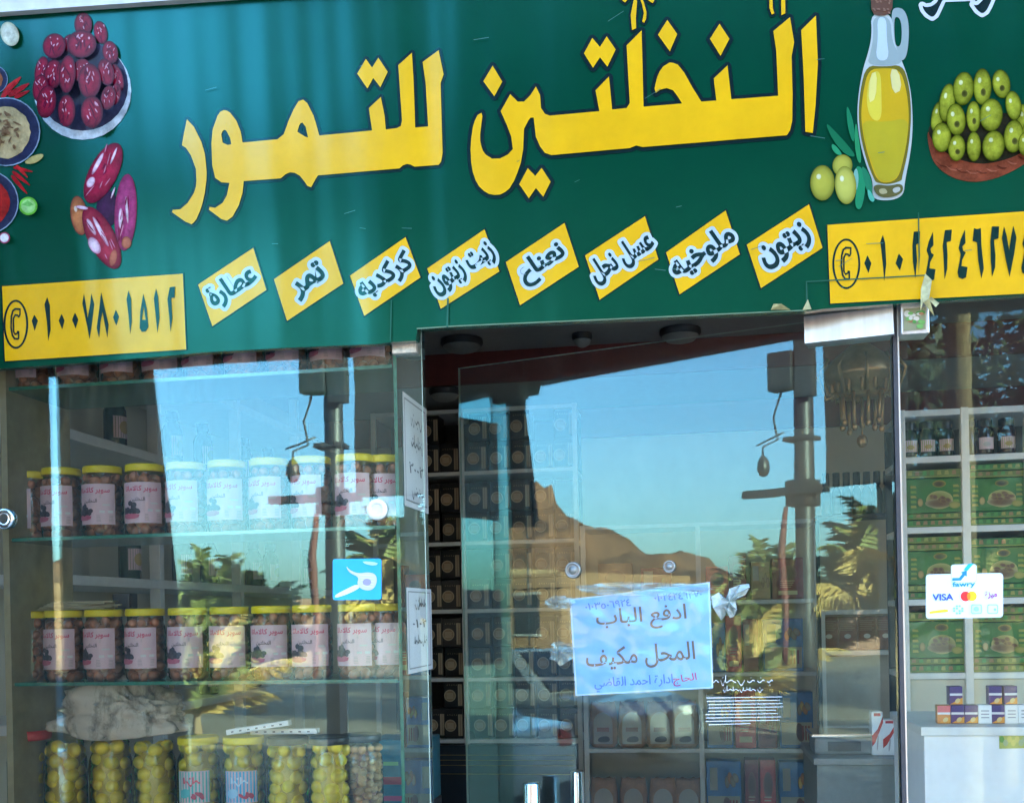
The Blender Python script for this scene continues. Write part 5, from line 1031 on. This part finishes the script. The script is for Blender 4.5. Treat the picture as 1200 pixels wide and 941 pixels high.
# shelving along the side wall behind the display
wl = empty('wall_shelving', (-1.92, 1.8, 0), 'white wall shelving with dark jars behind the display window', 'shelf'); I = world(wl).inverted()
for z in (2.36, 2.06, 1.64, 1.22, .8):
    o = MB().rbox((-2.09, .45, z - .03), (-1.75, 3.05, z), .002).build('shelf', M['white_alu'], wl); o.data.transform(I)
for y in (.46, 1.1, 1.75, 2.4, 3.03): o = MB().rbox((-1.79, y - .015, 0), (-1.752, y + .015, 2.5), .002).build('upright', M['white_alu'], wl); o.data.transform(I)
proto = None; n_ = {}
for z in (2.06, 1.64, 1.22):
    y = .62
    for k in range(11):
        y += random.uniform(.18, .42)
        if y > 2.98 or min(abs(y - q) for q in (1.1, 1.75, 2.4)) < .06: continue
        kd = random.random() < .3
        if proto is None:
            o = proto = empty('dark_bottle', (0, 0, 0)); MB().lathe([(0, 0), (.034, 0), (.036, .006), (.036, .12), (.028, .14), (.02, .15), (.02, .16)], 20, 0).build('bottle', mat('dark_green_glass', (.015, .05, .025), .12), o); MB().lathe([(.023, .16), (.023, .19), (0, .192)], 18, 0).build('cap', M['dark_lid'], o); jar_label(.036, .03, .1, R(-70), R(60), lambda k: (k.poly([(q, 2) for q in range(0, 101, 10)] + [(q, 98) for q in range(100, -1, -10)], (.2, .18, .12)), k.oval(50, 50, 26, 30, 0, (.4, .26, .08)))).build('label', CARD, o)
        else: o = copy_tree(proto)
        o.location = (-1.82, y, z + .001); n_[z] = n_.get(z, 0) + 1
        tag(o, f'dark green bottle on the {"upper" if z > 2 else "middle" if z > 1.5 else "lower"} wall shelf, {ORD[n_[z] - 1]} from the window', 'bottle', 'dark bottles on the wall shelving')

# ------------------------------------------------------------------ the street in front of the shop (seen mirrored in the glass)
aw = empty('sky_mask_valance', (-1.5, -1.9, -.25), 'added dark canvas valance with a curtain, masking mirrored sky before the shop', 'valance'); I = world(aw).inverted()  # added valance, shaped to mask sky in the glass and sign reflections
for xa_, xb_, zt_ in ((-5.95, -2.705, 3.3), (-2.64, -1.0, 2.95), (-1.0, 3.2, 3.3)): o = MB().box((xa_, -1.915, 2.745), (xb_ - .002, -1.905, zt_)).build('canvas', M['canvas'], aw); o.data.transform(I)  # gap and lower stretch shaped to let mirrored sky glow on the sign
o = MB().rbox((-6, -1.94, 2.64), (3.2, -1.902, 2.74), .004).build('front_bar', M['dark_steel'], aw); o.data.transform(I)
for x in (-6.03, 3.24): o = MB().tube([(x, -1.92, -.25), (x, -1.92, 3.4)], .03, 10).build('post', M['dark_steel'], aw); o.data.transform(I)
for q in ([(-2.64, 2.66), (-2.235, 2.66), (-2.14, 1.93), (-2.62, 1.96)],):
    b = MB(); b.prism([(x, -1.93, z) for x, z in q], [(x, -1.90, z) for x, z in q]); o = b.build('sky_mask_curtain', M['canvas'], aw); o.data.transform(I)  # added curtain darkening part of the sky mirrored in the door
# two dark screens added out of view to block sky mirrored in the window
for nm, q in (('added dark screen masking mirrored sky, nearest the display window, its edge leaning', [(-2.06, -.245), (-1.58, -.245), (-1.655, 1.6), (-1.74, 2.5), (-1.775, 3.1), (-2.062, 3.1)]), ('wide added dark screen masking mirrored sky, beside the leaning one', [(-3.5, -.245), (-2.085, -.245), (-2.10, 1.8), (-2.10, 3.1), (-3.5, 3.1)])):
    t = empty('sky_mask_screen', (sum(x for x, z in q) / len(q), -1.0, -.245), nm, 'screen', 'added screens masking mirrored sky'); I = world(t).inverted()
    b = MB(); b.prism([(x, -1.015, z) for x, z in q], [(x, -.995, z) for x, z in q]); o = b.build('cloth', M['canvas'], t); o.data.transform(I)
    xs_ = [x for x, z in q]; o = MB().rbox((min(xs_) + .02, -1.25, -.2455), (min(xs_) + .07, -.75, -.2), .005).build('foot', M['dark_steel'], t); o.data.transform(I); o = MB().rbox((max(xs_) - .12, -1.25, -.2455), (max(xs_) - .07, -.75, -.2), .005).build('foot', M['dark_steel'], t); o.data.transform(I)
# utility pole carrying a hoarding
px_, py_ = -3.06, -6.67
po = empty('utility_pole', (px_, py_, -.25), 'dark utility pole with cross bar, boxes and a hanging lantern across the street', 'pole'); I = world(po).inverted()
def pp(b, nm, m=M['dark_steel']): o = b.build(nm, m, po); o.data.transform(I); return o
pp(MB().tube([(px_, py_, -.25), (px_ + .01, py_, 1.5), (px_ + .02, py_, 3.0), (px_ + .02, py_, 6.2)], [.098, .09, .085, .075], 16), 'shaft')
pp(MB().rbox((px_ - .2, py_ + .1, 3.42), (px_ + .02, py_ + .24, 3.75), .01), 'junction_box'); pp(MB().rbox((px_ + .03, py_ + .1, 3.34), (px_ + .2, py_ + .2, 3.9), .01), 'meter_box')
pp(MB().rbox((px_ - .52, py_ + .1, 2.5), (px_ + .3, py_ + .16, 2.57), .006), 'cross_bar'); pp(MB().rbox((px_ - .13, py_ - .1, 2.98), (px_ + .13, py_ + .12, 3.02), .006), 'collar')
pp(MB().rbox((px_ - .12, py_ - .1, 2.4), (px_ + .13, py_ + .12, 2.64), .03), 'clamp')
pp(MB().tube([(px_ - .12, py_ + .12, 3.45), (px_ - .2, py_ + .14, 3.2), (px_ - .16, py_ + .15, 3.0), (px_ - .3, py_ + .15, 2.95), (px_ - .3, py_ + .15, 2.85)], .01, 6), 'cable'); pp(MB().tube([(px_ - .36, py_ + .15, 2.97), (px_ - .1, py_ + .14, 3.06)], .008, 6), 'hook')
pp(MB().lathe([(0, 2.68), (.03, 2.69), (.055, 2.74), (.05, 2.82), (.02, 2.87), (0, 2.88)], 14, 0, None, (px_ - .3, py_ + .15, 0)), 'lantern')
pp(MB().tube([(px_ - .1, py_ + .13, 2.4), (px_ - .15, py_ + .14, 2.0), (px_ - .12, py_ + .13, 1.5), (px_ - .14, py_ + .13, 1.0)], [.02, .035, .03, .025], 8), 'hanging_strap', mat('red_strap', (.16, .05, .04), .7))
pp(MB().tube([(px_, py_ + .05, 4.3), (px_ - .5, py_ + .3, 4.05), (px_ - .9, py_ + .6, 4.0)], .035, 8), 'lamp_arm')
ho = empty('hoarding', (-.3, -6.75, 2.5), 'wide dark hoarding board mounted above the street beside the pole', 'hoarding'); I = world(ho).inverted()
o = MB().rbox((-2.86, -6.78, 2.56), (1.75, -6.7, 6.2), .01).build('board', M['hoarding'], ho); o.data.transform(I)
for x in (-2.4, -.4, 1.6): o = MB().rbox((x - .05, -6.9, -.25), (x + .05, -6.8, 6.1), .006).build('post', M['dark_steel'], ho); o.data.transform(I)

def palm(x, y, hc, L, n, name_lab, seed, trunk_r=.16, mf=None, dead=6, z0=-.4, up=.55):
    rs = random.Random(seed); t = empty('palm_tree', (x, y, z0), name_lab, 'palm tree', 'palm trees across the street'); H = hc - z0
    prof = []
    for i in range(25): f = i / 24; prof.append((trunk_r * (1.15 - .3 * f) * (1 + .08 * (i % 2)), H * f))
    MB().lathe(prof, 14, 0).build('trunk', M['trunk'], t)
    b = MB()
    for k in range(n):
        a = k * 2.39996 + rs.uniform(-.2, .2); el = up + .95 * (1 - 2 * (k / n)) * .85 + rs.uniform(-.12, .12); el = max(el, .7 + rs.uniform(-.15, .15) if up > 1 else .12); l = L * rs.uniform(.8, 1.1); m = 1 if dead and (k > n - dead or rs.random() < .25) else 0
        d = Vector((math.cos(a), math.sin(a), 0)); side = Vector((-math.sin(a), math.cos(a), 0)); p = Vector((0, 0, H)); pts = []
        for i in range(15): pts.append(p.copy()); e = el - 1.05 * (i / 14) ** 1.6; p = p + (d * math.cos(e) + Vector((0, 0, math.sin(e)))) * (l / 14)
        b.tube(pts, [.016 * (1 - i / 16) * L / 1.3 + .003 for i in range(15)], 4, m)
        for i in range(2, 15):
            tng = (pts[i] - pts[i - 1]).normalized(); upv = side.cross(tng)
            for hlf in (0, .33, .66):
                pt = pts[i - 1].lerp(pts[i], hlf)
                for s in (-1, 1):
                    ll = l * .3 * math.sin(min(1, (i + hlf) / 13) * 2.6 + .25) * rs.uniform(.8, 1.1) + .06
                    dr = (side * s * .75 + tng * .75 + upv * rs.uniform(.05, .4)).normalized(); wv = tng * (.0145 * L / 1.3)
                    b.add([pt - wv, pt + wv, pt + dr * ll * .6 + wv * .6 - Vector((0, 0, ll * .05)), pt + dr * ll - Vector((0, 0, ll * .22))], [(0, 1, 2, 3)], m)
    b.build('crown', [M['frond'], M['frond_dry']], t); return t
palm(-2.62, -7.5, 1.5, 1.15, 30, 'bushy date palm nearest the utility pole, its fronds sunlit', 1, .1, up=.95, dead=5)
palm(-8.8, -18.5, .5, 2.4, 22, 'far low palm, one of two standing close together', 3, .16, up=1.25, dead=0); palm(-10.7, -20, .6, 2.5, 22, 'farthest low palm of the pair, farther along the street', 4, .16, up=1.25, dead=0); palm(-8.2, -14.5, -.1, 2.0, 22, 'low palm halfway between the pole and the far pair', 5, .07, up=1.25)
palm(2.5, -8.2, 5.4, 1.9, 34, 'tall palm with a pale bare trunk opposite the side window', 6, .12, dead=14)
palm(3.2, -9.6, 1.4, 1.0, 26, 'young low palm beside the tall pale trunk', 7, .12, up=.8)
def tree(x, y, h, r, lab, seed, n=5200, z0=-.42):
    rs = random.Random(seed); t = empty('street_tree', (x, y, z0), lab, 'tree', 'dark trees across the street'); b = MB().tube([(0, 0, 0), (.05, .03, h * .3), (-.03, .06, h * .55), (0, 0, h * .8)], [.16, .13, .1, .04], 10)
    cl = []
    for k in range(16):
        a = rs.uniform(0, 6.28); rr = r * rs.uniform(.25, .8); z = h * rs.uniform(.42, .95); c = Vector((rr * math.cos(a), rr * math.sin(a), z)); cl.append((c, r * rs.uniform(.3, .5)))
        b.tube([(0, 0, h * .35), c * .55 + Vector((0, 0, h * .18)), c], [.06, .035, .012], 6)
    b.build('trunk', M['trunk'], t); b = MB()
    for _ in range(n):
        c, q = rs.choice(cl); d = Vector((rs.gauss(0, 1), rs.gauss(0, 1), rs.gauss(0, .8))).normalized() * q * rs.random() ** .45; p = c + d
        u = Vector((rs.gauss(0, 1), rs.gauss(0, 1), rs.gauss(0, .6))).normalized(); v = u.cross(Vector((rs.gauss(0, 1), rs.gauss(0, 1), rs.gauss(0, 1)))).normalized(); s = rs.uniform(.08, .16)
        b.add([p - u * s, p + v * s * .45, p + u * s, p - v * s * .45], [(0, 1, 2, 3)], 0)
    b.build('crown', M['leaf'], t); return t
for i, (x, y, h, r) in enumerate(((2.6, -14, 5.5, 2.6), (6.4, -15, 6.2, 3.0), (-1.0, -15.5, 5.0, 2.4), (10.5, -16.5, 6.5, 3.2), (5.0, -12.6, 3.8, 2.0))): tree(x, y, h, r, ['dense dark street tree behind the tall pale palm', 'broad dark tree opposite the white counter', 'dark tree behind the hoarding', 'large dark tree farthest along the street', 'small dark tree in front of the broad one'][i], 20 + i)
def house(x0, x1, y0, y1, h, lab, seed, m):
    rs = random.Random(seed); t = empty('house', ((x0 + x1) / 2, (y0 + y1) / 2, -.42), lab, 'house', 'houses across the street'); I = world(t).inverted()
    o = MB().box((x0, y0, -.42), (x1, y1, h)).build('wall', m, t); o.data.transform(I)
    b = MB()
    for a, c in (((x0 - .1, y0 - .1, h + .002), (x1 + .1, y0 + .12, h + .45)), ((x0 - .1, y1 - .12, h + .002), (x1 + .1, y1 + .1, h + .45)), ((x0 - .1, y0 + .12, h + .002), (x0 + .12, y1 - .12, h + .45)), ((x1 - .12, y0 + .12, h + .002), (x1 + .1, y1 - .12, h + .45))): b.box(a, c)
    o = b.build('parapet', m, t); o.data.transform(I)
    n = max(2, int((x1 - x0) / 2.2))
    for k in range(n):
        xc = x0 + (k + .5) * (x1 - x0) / n
        for z in ([.9, 3.7] if h > 5 else [.9]):
            if k == n // 2 and z < 1: o = MB().rbox((xc - .5, y1 - .05, -.4), (xc + .5, y1 + .04, 1.8), .01).build('door', mat('brown_door', (.12, .06, .03), .5), t); o.data.transform(I); continue
            o = MB().rbox((xc - .5, y1 - .05, z), (xc + .5, y1 + .05, z + 1.2), .01).build('window', mat('window_dark', (.03, .035, .04), .15), t); o.data.transform(I)
            f_ = MB(); [f_.rbox(a, c, .005) for a, c in (((xc - .56, y1 + .001, z - .08), (xc + .56, y1 + .09, z - .002)), ((xc - .56, y1 + .001, z + 1.202), (xc + .56, y1 + .07, z + 1.28)))]; q = f_.build('frame', M['concrete'], o); q.data.transform(I)
house(-27, -19, -30, -23, 2.3, 'low orange plastered house far across the street, nearest the pole', 1, M['stucco']); house(-40, -29, -35, -28, 3.0, 'wide warm plastered house farther along', 2, mat('pale_stucco', (.3, .19, .1), .9, var=.12, scale=2)); house(-21, -16.5, -44, -38, 1.9, 'small low house between palms and the orange house', 3, mat('pink_stucco', (.28, .15, .1), .9, var=.12, scale=2))
nb = empty('sun_block_building', (9, 3, -.4), 'added plain plastered building beyond the side window, blocking sun from the shop front', 'building'); I = world(nb).inverted()  # unseen building added to keep the low sun off the pavement
o = MB().box((3.6, .0, -.4), (15, 6, 4.0)).build('wall', M['plaster'], nb); o.data.transform(I); o = MB().box((3.52, -.08, 4.002), (15.1, 6.1, 4.2)).build('roof', M['concrete'], nb); o.data.transform(I)
# mountain ridge
HD = [(-20, 4), (0, 5), (12, 6), (20, 7), (25, 9), (28, 11), (30, 14), (31.5, 18), (33, 20), (35, 22), (35.8, 26), (36.6, 30), (38, 34), (39.2, 36), (39.6, 42), (41.5, 46), (44, 47), (48, 44), (53, 42), (60, 40), (70, 30), (85, 20)]; HD = [(a_, h_ * (1.12 if a_ > 26 else 1)) for a_, h_ in HD]
b = MB(); vs = []; nr, nh = 10, 240
rs = np.random.RandomState(4); jit = np.convolve(rs.normal(size=nh + 8), np.ones(5) / 5, 'same')[:nh + 1]
for j in range(nr):
    f = j / (nr - 1)
    for i in range(nh + 1):
        hd = -20 + 105 * i / nh; h = np.interp(hd, [q[0] for q in HD], [q[1] for q in HD]) * 1.0 + jit[i] * 2.6; rad = 330 + 70 * f
        z = h * math.sin(f * math.pi / 2) ** .8 * (1 + .1 * math.sin(hd * 1.7 + j * 1.3)) if f < 1 else h
        a = R(hd); vs.append((-rad * math.sin(a) + rs.uniform(-2, 2), -rad * math.cos(a), -.5 + z + rs.uniform(-.5, .5) * (f > 0)))
fs = [(j * (nh + 1) + i, j * (nh + 1) + i + 1, (j + 1) * (nh + 1) + i + 1, (j + 1) * (nh + 1) + i) for j in range(nr - 1) for i in range(nh)]
b.add(vs, fs); struct(b.build('mountain', M['rock']))
# vehicles
def car(x, y, rz, paint, lab, cat='car', pickup=False):
    t = empty('pickup_truck' if pickup else 'parked_car', (x, y, -.38), lab, cat, rz=R(rz))
    def ext(pr, w0, w1, nm, m):   # side profile (x, z) extruded over the width, narrower on top
        zs = [p[1] for p in pr]; zl, zh = min(zs), max(zs)
        def hw(z): return w0 + (w1 - w0) * (z - zl) / max(1e-6, zh - zl)
        b = MB(); b.prism([Vector((a, -hw(z), z)) for a, z in pr], [Vector((a, hw(z), z)) for a, z in pr]); o = b.build(nm, m, t); fix_normals(o)
        mdf = o.modifiers.new('soft_edges', 'BEVEL'); mdf.width = .03; mdf.segments = 2; return o
    body = [(-2.1, .32), (-2.12, .62), (-2.05, .86), (-1.2, .92), (.9, .93), (1.75, .84), (2.1, .68), (2.12, .36), (1.7, .26), (-1.7, .26)]
    ext(body, .86, .84, 'body', paint)
    if pickup:
        ext([(-.25, .9), (-.2, 1.5), (.45, 1.52), (.98, .9)], .82, .68, 'cab', paint); ext([(-2.05, .93), (-2.0, 1.38), (-1.6, 1.5), (-.9, 1.52), (-.35, 1.36), (-.32, .93)], .8, .66, 'load_cover', M['blue_tarp'])
        sw = [[(-.12, 1.0), (-.1, 1.42), (.38, 1.44), (.78, 1.0)]]
    else:
        ext([(-1.55, .9), (-1.0, 1.4), (.25, 1.43), (1.05, .91)], .82, .62, 'cabin', paint); sw = [[(-1.3, .97), (-.95, 1.33), (-.38, 1.36), (-.38, .97)], [(-.3, .97), (-.3, 1.36), (.2, 1.36), (.78, .97)]]
    for q in sw:
        for s in (-1, 1):
            def hw(z): return s * ((.825 + ((.68 if pickup else .62) - .82) * (z - .9) / (.62 if pickup else .53)) + .006)
            b = MB(); b.prism([Vector((a, hw(z), z)) for a, z in q], [Vector((a, hw(z) - s * .02, z)) for a, z in q]); fix_normals(b.build('side_window', M['car_glass'], t))
    wq = ([(1.0, .94, .74), (.52, 1.47, .62)] if pickup else [(1.06, .95, .74), (.34, 1.4, .56)]); b = MB(); (xa, za, wa), (xb, zb, wb) = wq; f = [Vector((xa, -wa, za)), Vector((xa, wa, za)), Vector((xb, wb, zb)), Vector((xb, -wb, zb))]; b.prism(f, [p - Vector((.03, 0, .02)) for p in f]); fix_normals(b.build('windscreen', M['car_glass'], t))
    WX = Matrix.Rotation(R(90), 3, 'X')
    for wx in (-1.3, 1.32):
        for s in (-1, 1):
            o = MB().lathe([(.2, -.1), (.3, -.1), (.32, -.07), (.32, .07), (.3, .1), (.2, .1)], 24, 0, None, (wx, s * .78, .32), axis=WX).build('wheel', M['tyre'], t); MB().lathe([(0, -.105), (.19, -.1), (.19, .1), (0, .105)], 16, 0, None, (wx, s * .78, .32), axis=WX).build('rim', M['alu'], o)
    for s in (-1, 1):
        MB().rbox((2.02, s * .6 - .16, .62), (2.12, s * .6 + .16, .74), .02).build('headlight', M['white'], t); MB().rbox((-2.12, s * .66 - .1, .66), (-2.04, s * .66 + .1, .82), .02).build('tail_light', mat('tail_red', (.4, .01, .01), .3), t)
    return t
car(-6.9, -4.6, 172, M['car_white'], 'white parked car at the kerb, nearest the shop'); car(-7.9, -8.6, 4, mat('grey_car_paint', (.2, .21, .22), .3, coat=1), 'grey parked car across the road by the palms'); car(-13.6, -24, 62, M['car_red'], 'red pickup with a blue load cover far across the street', 'pickup', True)
